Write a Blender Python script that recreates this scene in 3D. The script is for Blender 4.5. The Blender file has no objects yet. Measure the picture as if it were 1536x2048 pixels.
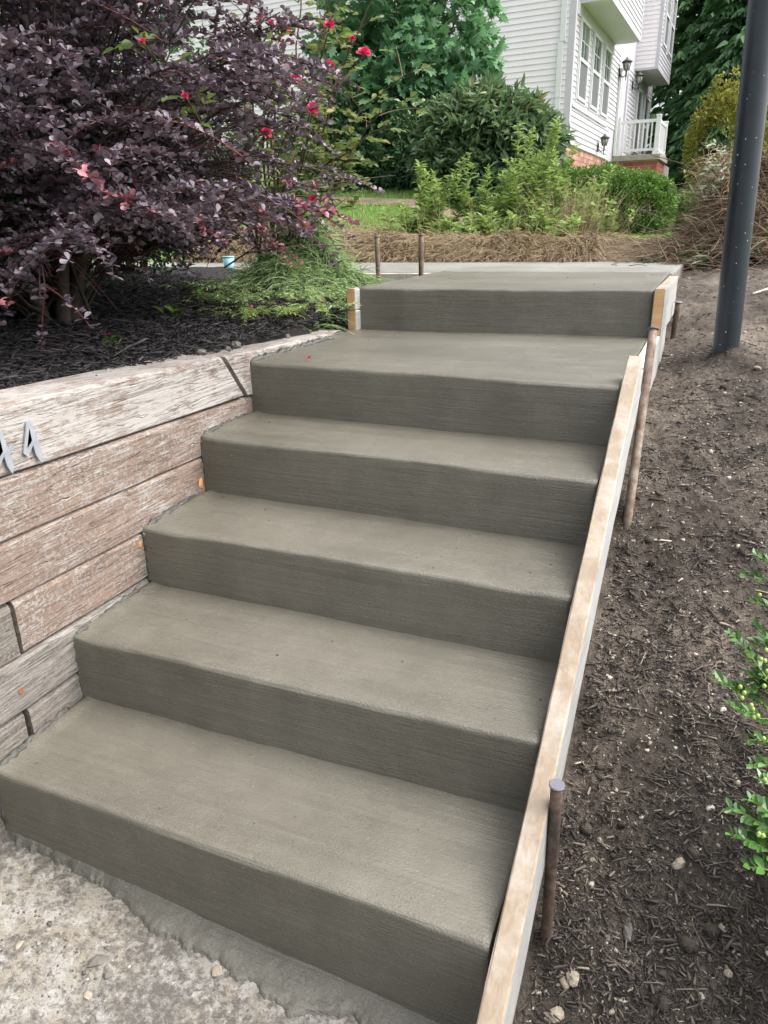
import bpy, math, random
import numpy as np
from mathutils import Vector, Matrix, noise

random.seed(7)
rng = np.random.default_rng(7)
sc = bpy.context.scene
col = sc.collection

# ------------------------------------------------------------------ camera
cam_data = bpy.data.cameras.new("camera")
cam = bpy.data.objects.new("camera", cam_data)
col.objects.link(cam)
sc.camera = cam
PITCH, YAW, ROLL = 0.36545852618873953, -0.40310609144744186, -0.0194785169911715
CAMZ = 1.274
F = np.array([math.sin(YAW) * math.cos(PITCH), math.cos(YAW) * math.cos(PITCH), -math.sin(PITCH)])
R0 = np.array([math.cos(YAW), -math.sin(YAW), 0.0])
U0 = np.cross(R0, F)
RR = math.cos(ROLL) * R0 + math.sin(ROLL) * U0
UU = -math.sin(ROLL) * R0 + math.cos(ROLL) * U0
m = Matrix(((RR[0], UU[0], -F[0], 0), (RR[1], UU[1], -F[1], 0), (RR[2], UU[2], -F[2], CAMZ), (0, 0, 0, 1)))
cam.matrix_world = m
cam_data.sensor_fit = 'VERTICAL'
cam_data.sensor_height = 36.0
cam_data.lens = 36.0 * 1467.98 / 2048.0
cam_data.clip_start = 0.05
cam_data.clip_end = 400

# ------------------------------------------------------------------ world and sun (bright overcast)
world = bpy.data.worlds.new("World")
sc.world = world
world.use_nodes = True
nt = world.node_tree
nt.nodes.clear()
sky = nt.nodes.new("ShaderNodeTexSky")
sky.sky_type = 'NISHITA'
sky.sun_disc = False
SUN_EL, SUN_ROT = math.radians(56), math.radians(74)
sky.sun_elevation = SUN_EL
sky.sun_rotation = SUN_ROT
sky.altitude = 100
sky.air_density = 1.0
sky.dust_density = 6.0
sky.ozone_density = 0.6
bg = nt.nodes.new("ShaderNodeBackground")
bg.inputs["Strength"].default_value = 0.15
out = nt.nodes.new("ShaderNodeOutputWorld")
hs = nt.nodes.new("ShaderNodeHueSaturation")   # cloud cover takes the blue out of the sky
hs.inputs['Saturation'].default_value = 0.30
nt.links.new(sky.outputs[0], hs.inputs['Color'])
nt.links.new(hs.outputs[0], bg.inputs[0])
nt.links.new(bg.outputs[0], out.inputs[0])
sun_data = bpy.data.lights.new("sun", 'SUN')
sun_data.energy = 0.95
sun_data.angle = math.radians(70)
sun_data.color = (1.0, 0.96, 0.90)
sun = bpy.data.objects.new("sun", sun_data)
col.objects.link(sun)
# Nishita azimuth: rotation measured from +Y clockwise seen from above
sd = Vector((math.sin(SUN_ROT) * math.cos(SUN_EL), math.cos(SUN_ROT) * math.cos(SUN_EL), math.sin(SUN_EL)))
sun.rotation_euler = (-sd).to_track_quat('-Z', 'Y').to_euler()
sc.view_settings.view_transform = 'Standard'
sc.view_settings.look = 'None'
sc.view_settings.gamma = 1.0
sc.view_settings.exposure = 1.48
sc.view_settings.use_curve_mapping = False
sc.cycles.max_bounces = 8
sc.cycles.transparent_max_bounces = 8

# ------------------------------------------------------------------ helpers
def link(o):
    col.objects.link(o)
    return o

def tag(o, label=None, cat=None, group=None, kind=None):
    if label: o['label'] = label
    if cat: o['category'] = cat
    if group: o['group'] = group
    if kind: o['kind'] = kind
    return o

def empty(name, loc=(0, 0, 0), rz=0.0, label=None, cat=None, group=None):
    o = bpy.data.objects.new(name, None)
    o.empty_display_size = 0.1
    link(o)
    o.location = loc
    o.rotation_euler = (0, 0, rz)
    return tag(o, label, cat, group)

def build(name, V, faces, mat, parent=None, smooth=False, loc=None):
    """V list/array of verts, faces list of index tuples"""
    me = bpy.data.meshes.new(name)
    me.from_pydata([tuple(v) for v in V], [], faces)
    me.materials.append(mat)
    if smooth:
        me.polygons.foreach_set('use_smooth', [True] * len(me.polygons))
    me.update()
    o = bpy.data.objects.new(name, me)
    link(o)
    if parent is not None: o.parent = parent
    if loc is not None: o.location = loc
    return o

def build_np(name, V, loops, sizes, mat, parent=None, smooth=False, fattr=None, mats=None, mat_idx=None):
    V = np.asarray(V, dtype=np.float32)
    loops = np.asarray(loops, dtype=np.int32)
    sizes = np.asarray(sizes, dtype=np.int32)
    me = bpy.data.meshes.new(name)
    me.vertices.add(len(V)); me.vertices.foreach_set('co', V.ravel())
    me.loops.add(len(loops)); me.loops.foreach_set('vertex_index', loops)
    me.polygons.add(len(sizes))
    starts = np.concatenate(([0], np.cumsum(sizes)[:-1])).astype(np.int32)
    me.polygons.foreach_set('loop_start', starts)
    me.polygons.foreach_set('loop_total', sizes)
    me.materials.append(mat)
    if smooth:
        me.polygons.foreach_set('use_smooth', np.ones(len(sizes), dtype=bool))
    me.update(calc_edges=True)
    if fattr is not None:
        a = me.attributes.new('rnd', 'FLOAT', 'FACE')
        a.data.foreach_set('value', np.asarray(fattr, dtype=np.float32))
    o = bpy.data.objects.new(name, me)
    link(o)
    if parent is not None: o.parent = parent
    return o

def nrm(a):
    return a / (np.linalg.norm(a, axis=-1, keepdims=True) + 1e-9)

# leaf templates: (verts, faces) unit length on +Y, width on X, normal Z
def leaf_t(pts, fold=0.12, droop=0.12):
    """pts: list of (y, halfwidth) between base and tip"""
    V = [(0, 0, 0)]
    n = len(pts)
    for y, w in pts: V.append((-w, y, fold * w * 2 - droop * y * y))
    V.append((0, 1, -droop))
    for y, w in reversed(pts): V.append((w, y, fold * w * 2 - droop * y * y))
    tip = n + 1
    left = list(range(0, tip + 1))
    right = [0] + list(range(tip, 2 * n + 2))
    return np.array(V, float), [tuple(reversed(left)), tuple(reversed(right))]

T_OBOV = leaf_t([(0.35, 0.20), (0.62, 0.36), (0.88, 0.27)], 0.10, 0.10)
T_OVAL = leaf_t([(0.25, 0.20), (0.55, 0.27), (0.85, 0.15)], 0.18, 0.15)
T_LANCE = leaf_t([(0.3, 0.10), (0.65, 0.085)], 0.15, 0.25)
T_BLADE = (np.array([(-.5, 0, 0), (.5, 0, 0), (.35, .55, -.05), (-.35, .55, -.05), (0, 1, -.22)], float), [(0, 1, 2, 3), (3, 2, 4)])
_lob = [(0, 0), (.10, .16), (.34, .12), (.28, .30), (.48, .42), (.27, .50), (.40, .74), (.16, .70), (0, 1.0)]
_lv = [(x, y, -0.15 * y * y - .1 * abs(x)) for x, y in _lob] + [(-x, y, -0.15 * y * y - .1 * abs(x)) for x, y in reversed(_lob[1:-1])]
T_LOBED = (np.array(_lv, float), [tuple(range(0, 9)), tuple([0] + list(range(8, 16)))])
T_SPRAY = leaf_t([(0.2, 0.22), (0.6, 0.16)], 0.05, 0.35)
T_BOX = (np.array([(-.5, 0, -.5), (.5, 0, -.5), (.5, 1, -.5), (-.5, 1, -.5), (-.5, 0, .5), (.5, 0, .5), (.5, 1, .5), (-.5, 1, .5)], float),
         [(0, 3, 2, 1), (4, 5, 6, 7), (0, 1, 5, 4), (1, 2, 6, 5), (2, 3, 7, 6), (3, 0, 4, 7)])
T_SHARD = (np.array([(-.5, .1, -.5), (.5, 0, -.3), (.35, 1, -.4), (-.2, .9, -.5), (-.3, .05, .5), (.4, .1, .5), (.25, .85, .3), (-.35, .95, .45)], float), T_BOX[1])

def scatter(name, tmpl, pos, d, up, L, W, mat, parent=None, H=None, rnd=None, smooth=False):
    """place a template at pos pointing along d, with normal near up"""
    tv, tf = tmpl
    pos = np.asarray(pos, float); N = len(pos)
    d = nrm(np.asarray(d, float)); up = np.asarray(up, float)
    x = nrm(np.cross(d, up)); z = np.cross(x, d)
    L = np.broadcast_to(np.asarray(L, float), (N,)); W = np.broadcast_to(np.asarray(W, float), (N,))
    H = W if H is None else np.broadcast_to(np.asarray(H, float), (N,))
    V = (pos[:, None, :] + tv[None, :, 0, None] * (x * W[:, None])[:, None, :]
         + tv[None, :, 1, None] * (d * L[:, None])[:, None, :]
         + tv[None, :, 2, None] * (z * H[:, None])[:, None, :])
    nv = len(tv)
    fl = np.concatenate([np.array(f) for f in tf])
    loops = (np.arange(N)[:, None] * nv + fl[None, :]).ravel()
    sizes = np.tile([len(f) for f in tf], N)
    if rnd is None: rnd = rng.random(N)
    return build_np(name, V.reshape(-1, 3), loops, sizes, mat, parent, smooth, np.repeat(rnd, len(tf)))

def tubes(name, lines, mat, parent=None, sides=5, rnd=None):
    """lines: list of (pts Nx3, radii N)"""
    VV, LL, base, fr = [], [], 0, []
    ang = np.arange(sides) * 2 * math.pi / sides
    for li, (pts, rad) in enumerate(lines):
        pts = np.asarray(pts, float); n = len(pts)
        rad = np.broadcast_to(np.asarray(rad, float), (n,))
        t = np.gradient(pts, axis=0); t = nrm(t)
        ref = np.array([0.31, 0.17, 0.93]) if abs(t[0][2]) < .85 else np.array([.9, .3, .1])
        x = nrm(np.cross(t, ref)); y = np.cross(t, x)
        ring = pts[:, None, :] + rad[:, None, None] * (np.cos(ang)[None, :, None] * x[:, None, :] + np.sin(ang)[None, :, None] * y[:, None, :])
        VV.append(ring.reshape(-1, 3))
        i = np.arange(n - 1)[:, None] * sides; j = np.arange(sides)[None, :]; j2 = (j + 1) % sides
        q = np.stack([i + j, i + j2, i + sides + j2, i + sides + j], -1).reshape(-1, 4) + base
        LL.append(q); fr.append(np.full(len(q), rng.random()))
        base += n * sides
    q = np.concatenate(LL)
    return build_np(name, np.concatenate(VV), q.ravel(), np.full(len(q), 4), mat, parent, True, np.concatenate(fr))

def closed_tube(name, pts, rad, mat, parent=None, sides=16):
    pts = np.asarray(pts, float); n = len(pts); V, Fc = [], []
    for k in range(n):
        t = pts[min(k + 1, n - 1)] - pts[max(k - 1, 0)]; t = t / np.linalg.norm(t)
        ref = np.array([0, 1, 0]) if abs(t[2]) > .7 else np.array([0, 0, 1.])
        x = np.cross(t, ref); x /= np.linalg.norm(x); y = np.cross(t, x)
        r = rad[k] if hasattr(rad, '__len__') else rad
        for s in range(sides):
            a = 2 * math.pi * s / sides
            V.append(pts[k] + r * (math.cos(a) * x + math.sin(a) * y))
    for k in range(n - 1):
        for s in range(sides):
            s2 = (s + 1) % sides
            Fc.append((k * sides + s, k * sides + s2, (k + 1) * sides + s2, (k + 1) * sides + s))
    Fc.append(tuple(reversed(range(sides)))); Fc.append(tuple(range((n - 1) * sides, n * sides)))
    o = build(name, V, Fc, mat, parent, True)
    o.data.polygons[len(Fc) - 1].use_smooth = False; o.data.polygons[len(Fc) - 2].use_smooth = False
    return o

def box(name, a, b, mat, parent=None, bevel=0.0, smooth=False):
    (x0, y0, z0), (x1, y1, z1) = a, b
    V = [(x0, y0, z0), (x1, y0, z0), (x1, y1, z0), (x0, y1, z0), (x0, y0, z1), (x1, y0, z1), (x1, y1, z1), (x0, y1, z1)]
    o = build(name, V, [(0, 3, 2, 1), (4, 5, 6, 7), (0, 1, 5, 4), (1, 2, 6, 5), (2, 3, 7, 6), (3, 0, 4, 7)], mat, parent)
    if bevel > 0:
        b_ = o.modifiers.new('bevel', 'BEVEL'); b_.width = bevel; b_.segments = 2
    return o

def beam(name, p0, p1, w, h, mat, parent=None, bevel=0.004, seg=1, wob=0.0, seed=0):
    """rectangular bar from p0 to p1 (centre line), width across (horizontal), height; subdivided and slightly uneven"""
    p0 = np.array(p0, float); p1 = np.array(p1, float)
    d = (p1 - p0) / np.linalg.norm(p1 - p0)
    s = np.cross(d, [0, 0, 1]); s /= np.linalg.norm(s); u = np.cross(s, d)
    V, Fc = [], []
    r = random.Random(seed)
    b = bevel
    prof = [(-w / 2 + b, -h / 2), (w / 2 - b, -h / 2), (w / 2, -h / 2 + b), (w / 2, h / 2 - b), (w / 2 - b, h / 2), (-w / 2 + b, h / 2), (-w / 2, h / 2 - b), (-w / 2, -h / 2 + b)]
    n = len(prof)
    for k in range(seg + 1):
        c = p0 + (p1 - p0) * k / seg
        for (px, pz) in prof:
            V.append(c + s * (px + r.uniform(-wob, wob)) + u * (pz + r.uniform(-wob, wob)))
    for k in range(seg):
        for j in range(n):
            j2 = (j + 1) % n
            Fc.append((k * n + j, (k + 1) * n + j, (k + 1) * n + j2, k * n + j2))
    Fc.append(tuple(range(n))); Fc.append(tuple(reversed(range(seg * n, (seg + 1) * n))))
    return build(name, V, Fc, mat, parent)

def fbm(x, y, z=0.0, s=1.0, o=4):
    return noise.fractal(Vector((x * s, y * s, z * s)), 0.8, 2.0, o)

# ------------------------------------------------------------------ materials
class NM:
    def __init__(self, name):
        self.m = bpy.data.materials.new(name); self.m.use_nodes = True
        self.t = self.m.node_tree; self.p = self.t.nodes["Principled BSDF"]
        self.out = self.t.nodes["Material Output"]
    def n(self, typ, **kw):
        nd = self.t.nodes.new(typ)
        for k, v in kw.items():
            if k.startswith('i_'):
                key = k[2:]
                key = int(key) if key.isdigit() else key.replace('_', ' ')
                nd.inputs[key].default_value = v
            else: setattr(nd, k, v)
        return nd
    def l(self, a, b): self.t.links.new(a, b)
    def ramp(self, src, stops, interp='LINEAR'):
        r = self.t.nodes.new("ShaderNodeValToRGB"); r.color_ramp.interpolation = interp
        e = r.color_ramp.elements
        while len(e) > 1: e.remove(e[-1])
        e[0].position = stops[0][0]; e[0].color = (*stops[0][1], 1) if len(stops[0][1]) == 3 else stops[0][1]
        for pos, c in stops[1:]:
            q = e.new(pos); q.color = (*c, 1)
        self.l(src, r.inputs[0]); return r.outputs[0]
    def noise(self, scale=(1, 1, 1), s=5.0, det=4, rough=0.55, dist=0.0, coord='Object', off=(0, 0, 0), rot=(0, 0, 0)):
        tc = self.n("ShaderNodeTexCoord"); mp = self.n("ShaderNodeMapping")
        mp.inputs['Scale'].default_value = scale; mp.inputs['Location'].default_value = off; mp.inputs['Rotation'].default_value = rot
        self.l(tc.outputs[coord], mp.inputs[0])
        nn = self.n("ShaderNodeTexNoise"); nn.inputs['Scale'].default_value = s; nn.inputs['Detail'].default_value = det
        nn.inputs['Roughness'].default_value = rough; nn.inputs['Distortion'].default_value = dist
        self.l(mp.outputs[0], nn.inputs['Vector']); return nn.outputs['Fac']
    def mix(self, fac, a, b, mode='MIX'):
        x = self.n("ShaderNodeMix", data_type='RGBA', blend_type=mode)
        for s, v in ((x.inputs[0], fac), (x.inputs[6], a), (x.inputs[7], b)):
            if hasattr(v, 'is_linked') or hasattr(v, 'links'): self.l(v, s)
            else: s.default_value = v if not isinstance(v, tuple) or len(v) == 4 else (*v, 1)
        return x.outputs[2]
    def math(self, op, a, b=0.0, c=0.0, clamp=False):
        x = self.n("ShaderNodeMath", operation=op); x.use_clamp = clamp
        for i, v in enumerate((a, b, c)):
            if hasattr(v, 'links'): self.l(v, x.inputs[i])
            else: x.inputs[i].default_value = v
        return x.outputs[0]
    def bump(self, h, strength=0.5, dist=0.01, prev=None):
        b = self.n("ShaderNodeBump"); b.inputs['Strength'].default_value = strength; b.inputs['Distance'].default_value = dist
        self.l(h, b.inputs['Height'])
        if prev is not None: self.l(prev, b.inputs['Normal'])
        return b.outputs[0]
    def base(self, c):
        if isinstance(c, tuple): self.p.inputs['Base Color'].default_value = (*c, 1)
        else: self.l(c, self.p.inputs['Base Color'])
    def rough(self, r):
        if hasattr(r, 'links'): self.l(r, self.p.inputs['Roughness'])
        else: self.p.inputs['Roughness'].default_value = r
    def normal(self, n): self.l(n, self.p.inputs['Normal'])

def simple(name, c, r=0.6, bumps=None, var=0.12, spec=0.5, metal=0.0, s=8.0):
    k = NM(name)
    f = k.noise(s=s, det=5)
    k.base(k.ramp(f, [(0.3, tuple(x * (1 - var) for x in c)), (0.7, tuple(min(1, x * (1 + var)) for x in c))]))
    k.rough(r); k.p.inputs['Specular IOR Level'].default_value = spec; k.p.inputs['Metallic'].default_value = metal
    if bumps: k.normal(k.bump(k.noise(s=bumps[0], det=6), bumps[1], bumps[2]))
    return k.m

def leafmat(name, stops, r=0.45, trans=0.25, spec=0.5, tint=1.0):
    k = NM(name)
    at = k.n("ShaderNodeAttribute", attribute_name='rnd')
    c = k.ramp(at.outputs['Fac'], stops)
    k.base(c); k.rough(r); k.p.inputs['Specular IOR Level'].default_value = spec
    tr = k.n("ShaderNodeBsdfTranslucent"); k.l(k.mix(0.5, c, tuple(min(1, x * 1.6) for x in stops[len(stops) // 2][1])), tr.inputs[0])
    mx = k.n("ShaderNodeMixShader"); mx.inputs[0].default_value = trans
    k.l(k.p.outputs[0], mx.inputs[1]); k.l(tr.outputs[0], mx.inputs[2]); k.l(mx.outputs[0], k.out.inputs[0])
    return k.m

def concrete(name, dark, light, axis='x', r=(0.30, 0.46), brush=1.0):
    k = NM(name)
    # broom strokes run along x: very stretched noise
    if axis == 'x': sc1, sc2 = (1.2, 60, 60), (3.0, 220, 220)
    else: sc1, sc2 = (60, 1.2, 60), (220, 3, 220)
    big = k.noise(s=2.3, det=5, rough=.6)
    med = k.noise(s=14, det=5, rough=.6)
    st1 = k.noise(scale=sc1, s=1.0, det=3, rough=.6, dist=.3)
    st2 = k.noise(scale=sc2, s=1.0, det=2, rough=.7)
    fine = k.noise(s=240, det=3, rough=.7)
    f = k.math('ADD', k.math('MULTIPLY', big, .50), k.math('MULTIPLY', med, .28))
    f = k.math('ADD', f, k.math('MULTIPLY', st1, .20))
    f = k.math('ADD', f, k.math('MULTIPLY', fine, .34))
    f = k.math('ADD', f, k.math('MULTIPLY', k.noise(s=85, det=4, rough=.8), .16))
    f = k.math('SUBTRACT', f, .195)
    stx = k.noise(scale=(.9, 11, 11) if axis == 'x' else (11, .9, 11), s=1.0, det=5, rough=.7, dist=.5)
    f = k.math('ADD', f, k.math('MULTIPLY', k.math('SUBTRACT', stx, .5), .30))
    c = k.ramp(f, [(0.40, dark), (0.68, light)])
    # small dark pinholes and pale flecks
    v = k.n("ShaderNodeTexVoronoi"); v.inputs['Scale'].default_value = 55
    tc = k.n("ShaderNodeTexCoord"); k.l(tc.outputs['Object'], v.inputs['Vector'])
    pin = k.ramp(v.outputs['Distance'], [(0.035, (1, 1, 1)), (0.06, (0, 0, 0))])
    msk = k.ramp(k.noise(s=9, det=3), [(0.52, (0, 0, 0)), (0.6, (1, 1, 1))])
    pm = k.math('MULTIPLY', pin, msk)
    c = k.mix(pm, c, tuple(x * .35 for x in dark))
    v2 = k.n("ShaderNodeTexVoronoi"); v2.inputs['Scale'].default_value = 21; k.l(tc.outputs['Object'], v2.inputs['Vector'])
    pin2 = k.ramp(v2.outputs['Distance'], [(0.03, (1, 1, 1)), (0.05, (0, 0, 0))])
    c = k.mix(k.math('MULTIPLY', pin2, .6), c, tuple(min(1, x * 2.0) for x in light))
    k.base(c)
    k.rough(k.ramp(k.math('ADD', k.math('MULTIPLY', big, .6), k.math('MULTIPLY', st1, .4)), [(0.35, (r[0],) * 3), (0.65, (r[1],) * 3)]))
    h = k.math('ADD', k.math('MULTIPLY', st1, .9 * brush), k.math('MULTIPLY', st2, .6 * brush))
    h = k.math('ADD', h, k.math('MULTIPLY', fine, .9))
    h = k.math('SUBTRACT', h, k.math('MULTIPLY', pm, 1.2))
    n1 = k.bump(h, 0.75, 0.0035)
    n2 = k.bump(k.noise(s=7, det=3), 0.35, 0.012, n1)
    k.normal(n2)
    return k.m

M_CONC = concrete("fresh_concrete", (0.098, 0.091, 0.072), (0.146, 0.137, 0.111))
M_CONC_WALK = concrete("fresh_concrete_walkway", (0.16, 0.157, 0.143), (0.27, 0.263, 0.24))
M_SMEAR = concrete("wet_mortar", (0.035, 0.034, 0.030), (0.085, 0.082, 0.072), brush=.3)
M_SKIM = concrete("skim_coat", (0.070, 0.067, 0.056), (0.125, 0.120, 0.102), brush=1.2)

def mat_oldpad():
    k = NM("old_concrete")
    big = k.noise(s=3.2, det=6, rough=.65)
    c = k.ramp(big, [(0.30, (0.22, 0.195, 0.16)), (0.44, (0.38, 0.35, 0.29)), (0.58, (0.42, 0.42, 0.415)), (0.72, (0.54, 0.54, 0.53))])
    tan = k.ramp(k.noise(s=1.7, det=3, off=(3, 1, 0)), [(0.42, (0, 0, 0)), (0.6, (1, 1, 1))])
    c = k.mix(k.math('MULTIPLY', tan, .40), c, (0.42, 0.36, 0.27))
    c = k.mix(k.ramp(k.noise(s=26, det=6, rough=.8), [(0.44, (0, 0, 0)), (0.62, (.8, .8, .8))]), c, (0.56, 0.55, 0.53))
    fine = k.noise(s=120, det=5, rough=.75)
    c = k.mix(k.ramp(fine, [(0.52, (0, 0, 0)), (0.62, (1, 1, 1))]), c, (0.30, 0.27, 0.24))
    # dried splashes of cement
    sp = k.noise(s=55, det=8, rough=.8)
    patch = k.noise(s=4.5, det=3, off=(0.4, 0.2, 0))
    m_ = k.ramp(k.math('ADD', k.math('MULTIPLY', sp, .75), k.math('MULTIPLY', patch, .5)), [(0.585, (0, 0, 0)), (0.68, (1, 1, 1))])
    c = k.mix(m_, c, (0.17, 0.155, 0.135))
    v = k.n("ShaderNodeTexVoronoi"); v.inputs['Scale'].default_value = 130; tc = k.n("ShaderNodeTexCoord"); k.l(tc.outputs['Object'], v.inputs['Vector'])
    c = k.mix(k.math('MULTIPLY', k.ramp(v.outputs['Distance'], [(0.1, (1, 1, 1)), (0.2, (0, 0, 0))]), k.ramp(k.noise(s=20, det=2), [(0.5, (0, 0, 0)), (.6, (1, 1, 1))])), c, (0.14, 0.12, 0.10))
    k.base(c); k.rough(0.75)
    h = k.math('ADD', k.math('MULTIPLY', fine, .6), k.math('MULTIPLY', m_, .8))
    k.normal(k.bump(k.noise(s=30, det=8, rough=.8), .9, .010, k.bump(h, .9, .005)))
    return k.m
M_PAD = mat_oldpad()

def mat_timber(name, red=0.5, grey=False, off=0.0):
    k = NM(name)
    # grain runs along object y
    g = k.noise(scale=(34, 1.6, 34), s=1.5, det=8, rough=.78, dist=.5, off=(off, off, off))
    g2 = k.noise(scale=(90, 4, 90), s=1.6, det=4, rough=.7, off=(off, 0, off))
    wet = k.noise(scale=(4, 2.0, 4), s=2.0, det=6, rough=.75, off=(off * 2, 1, 0))
    if grey:
        c = k.ramp(g, [(0.32, (0.075, 0.06, 0.05)), (0.5, (0.15, 0.13, 0.11)), (0.68, (0.27, 0.245, 0.215))])
    else:
        c = k.ramp(g, [(0.28, (0.12, 0.082, 0.062)), (0.5, (0.195, 0.138, 0.108)), (0.72, (0.26, 0.20, 0.162))])
    # whitewashed, chalky weathering broken into flecks
    fl = k.math('ADD', k.math('MULTIPLY', g2, .55), k.math('MULTIPLY', wet, .75))
    lo = .585 + .10 * red
    fl = k.math('ADD', k.math('MULTIPLY', fl, .70), k.math('MULTIPLY', k.noise(scale=(1, .45, 1), s=60, det=6, rough=.8, off=(off, 0, 2)), .34))
    mw = k.ramp(fl, [(lo, (0, 0, 0)), (lo + .10, (1, 1, 1))])
    sp = k.noise(s=95, det=3, rough=.8)
    mw2 = k.math('MULTIPLY', k.ramp(sp, [(0.50, (0, 0, 0)), (0.57, (1, 1, 1))]), k.ramp(wet, [(0.38, (0.25, .25, .25)), (0.6, (1, 1, 1))]))
    msk = k.math('MAXIMUM', k.math('MULTIPLY', mw, .72), k.math('MULTIPLY', mw2, .55))
    c = k.mix(msk, c, (0.43, 0.42, 0.405) if not grey else (0.28, 0.27, 0.255))
    # knots
    v = k.n("ShaderNodeTexVoronoi"); v.inputs['Scale'].default_value = 2.6
    tc = k.n("ShaderNodeTexCoord"); mp = k.n("ShaderNodeMapping"); mp.inputs['Location'].default_value = (off, off, 0)
    mp.inputs['Scale'].default_value = (1, 1, 2.0)
    k.l(tc.outputs['Object'], mp.inputs[0]); k.l(mp.outputs[0], v.inputs['Vector'])
    kn = k.ramp(v.outputs['Distance'], [(0.03, (1, 1, 1)), (0.10, (0, 0, 0))])
    c = k.mix(k.math('MULTIPLY', kn, .6), c, (0.15, 0.09, 0.06))
    k.base(c); k.rough(0.85)
    cr = k.ramp(k.noise(scale=(35, .8, 35), s=1.3, det=3, dist=1.2, off=(off, 5, off)), [(0.485, (0, 0, 0)), (0.5, (1, 1, 1)), (0.515, (0, 0, 0))])
    h = k.math('SUBTRACT', k.math('ADD', k.math('MULTIPLY', g, .8), k.math('MULTIPLY', g2, .6)), k.math('MULTIPLY', cr, 1.5))
    h = k.math('ADD', h, k.math('MULTIPLY', msk, .5))
    k.normal(k.bump(h, .8, .004))
    return k.m

def mat_pine(name, c0, c1, worn=0.3, axis='y'):
    k = NM(name)
    s3 = (30, 1.0, 30) if axis == 'y' else (1, 30, 30)
    g = k.noise(scale=s3, s=1.6, det=5, rough=.6, dist=1.2)
    g2 = k.noise(s=9, det=5, rough=.7)
    c = k.ramp(g, [(0.3, c0), (0.7, c1)])
    v = k.n("ShaderNodeTexVoronoi"); v.inputs['Scale'].default_value = 3.1
    tc = k.n("ShaderNodeTexCoord"); k.l(tc.outputs['Object'], v.inputs['Vector'])
    c = k.mix(k.math('MULTIPLY', k.ramp(v.outputs['Distance'], [(0.03, (1, 1, 1)), (0.085, (0, 0, 0))]), .7), c, (0.27, 0.13, 0.06))
    # cement residue / dirt
    c = k.mix(k.math('MULTIPLY', k.ramp(g2, [(0.46, (0, 0, 0)), (0.64, (1, 1, 1))]), worn), c, (0.50, 0.48, 0.44))
    dots = k.noise(s=70, det=3, rough=.6)
    c = k.mix(k.math('MULTIPLY', k.ramp(dots, [(0.60, (0, 0, 0)), (0.66, (1, 1, 1))]), k.ramp(k.noise(s=3, det=2), [(.42, (0, 0, 0)), (.6, (.8, .8, .8))])), c, (0.28, 0.24, 0.19))
    k.base(c); k.rough(.65)
    k.normal(k.bump(k.math('ADD', g, k.math('MULTIPLY', g2, .4)), .35, .003))
    return k.m
M_PINE = mat_pine("form_lumber", (0.24, 0.18, 0.125), (0.31, 0.25, 0.188), .45)
M_PINE_END = mat_pine("form_lumber_end", (0.50, 0.29, 0.13), (0.62, 0.40, 0.20), .15, 'x')
M_PALE_SIDE = mat_pine("pale_side", (0.28, 0.28, 0.27), (0.38, 0.385, 0.39), .3)
M_PINE_OLD = mat_pine("form_lumber_caked", (0.40, 0.34, 0.26), (0.60, 0.56, 0.50), .8)

def mat_soil(name, cols, s=1.0):
    k = NM(name)
    a = k.noise(s=2.6 * s, det=6, rough=.65); b = k.noise(s=38 * s, det=6, rough=.75); d = k.noise(s=150, det=4, rough=.7)
    f = k.math('ADD', k.math('MULTIPLY', a, .6), k.math('ADD', k.math('MULTIPLY', b, .3), k.math('MULTIPLY', d, .15)))
    n = len(cols)
    k.base(k.ramp(f, [(0.38 + .30 * i / (n - 1), cols[i]) for i in range(n)]))
    k.rough(.9); k.p.inputs['Specular IOR Level'].default_value = .25
    k.normal(k.bump(k.math('ADD', b, k.math('MULTIPLY', d, .5)), .9, .02))
    return k.m
M_SOIL = mat_soil("dark_soil", [(0.028, 0.023, 0.019), (0.078, 0.064, 0.053), (0.150, 0.125, 0.102), (0.25, 0.205, 0.16)])
M_MULCHB = mat_soil("mulch_base", [(0.012, 0.011, 0.012), (0.028, 0.024, 0.024), (0.05, 0.042, 0.038)])
M_LAWN = mat_soil("lawn_soil", [(0.07, 0.11, 0.03), (0.13, 0.19, 0.05), (0.18, 0.23, 0.08)])
M_DIRT = mat_soil("bare_dirt", [(0.10, 0.075, 0.052), (0.19, 0.145, 0.10), (0.27, 0.215, 0.15)])

def attrmat(name, stops, r=0.8, spec=0.3, bump=None):
    k = NM(name)
    at = k.n("ShaderNodeAttribute", attribute_name='rnd')
    k.base(k.ramp(at.outputs['Fac'], stops)); k.rough(r); k.p.inputs['Specular IOR Level'].default_value = spec
    if bump: k.normal(k.bump(k.noise(s=bump[0], det=4), bump[1], bump[2]))
    return k.m
M_MULCH = attrmat("black_mulch", [(0, (0.012, 0.011, 0.013)), (0.6, (0.032, 0.028, 0.030)), (0.9, (0.065, 0.054, 0.05)), (1, (0.13, 0.11, 0.10))], .6, .5)
M_CHIPS = attrmat("wood_chips", [(0, (0.028, 0.024, 0.022)), (0.5, (0.080, 0.068, 0.060)), (0.8, (0.15, 0.125, 0.105)), (0.95, (0.26, 0.225, 0.18)), (1, (0.42, 0.37, 0.29))], .75, .3)
M_STONE = attrmat("pebbles", [(0, (0.12, 0.10, 0.08)), (0.5, (0.28, 0.24, 0.19)), (1, (0.50, 0.46, 0.39))], .8, .3, (80, .4, .003))
M_CLOD = simple("cement_clod", (0.13, 0.12, 0.105), .85, (60, .7, .006), .3)
M_ROCK = simple("limestone", (0.30, 0.255, 0.205), .8, (60, .5, .004), .25, s=30)
M_RUST = NM("rusty_steel")
_k = M_RUST
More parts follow.
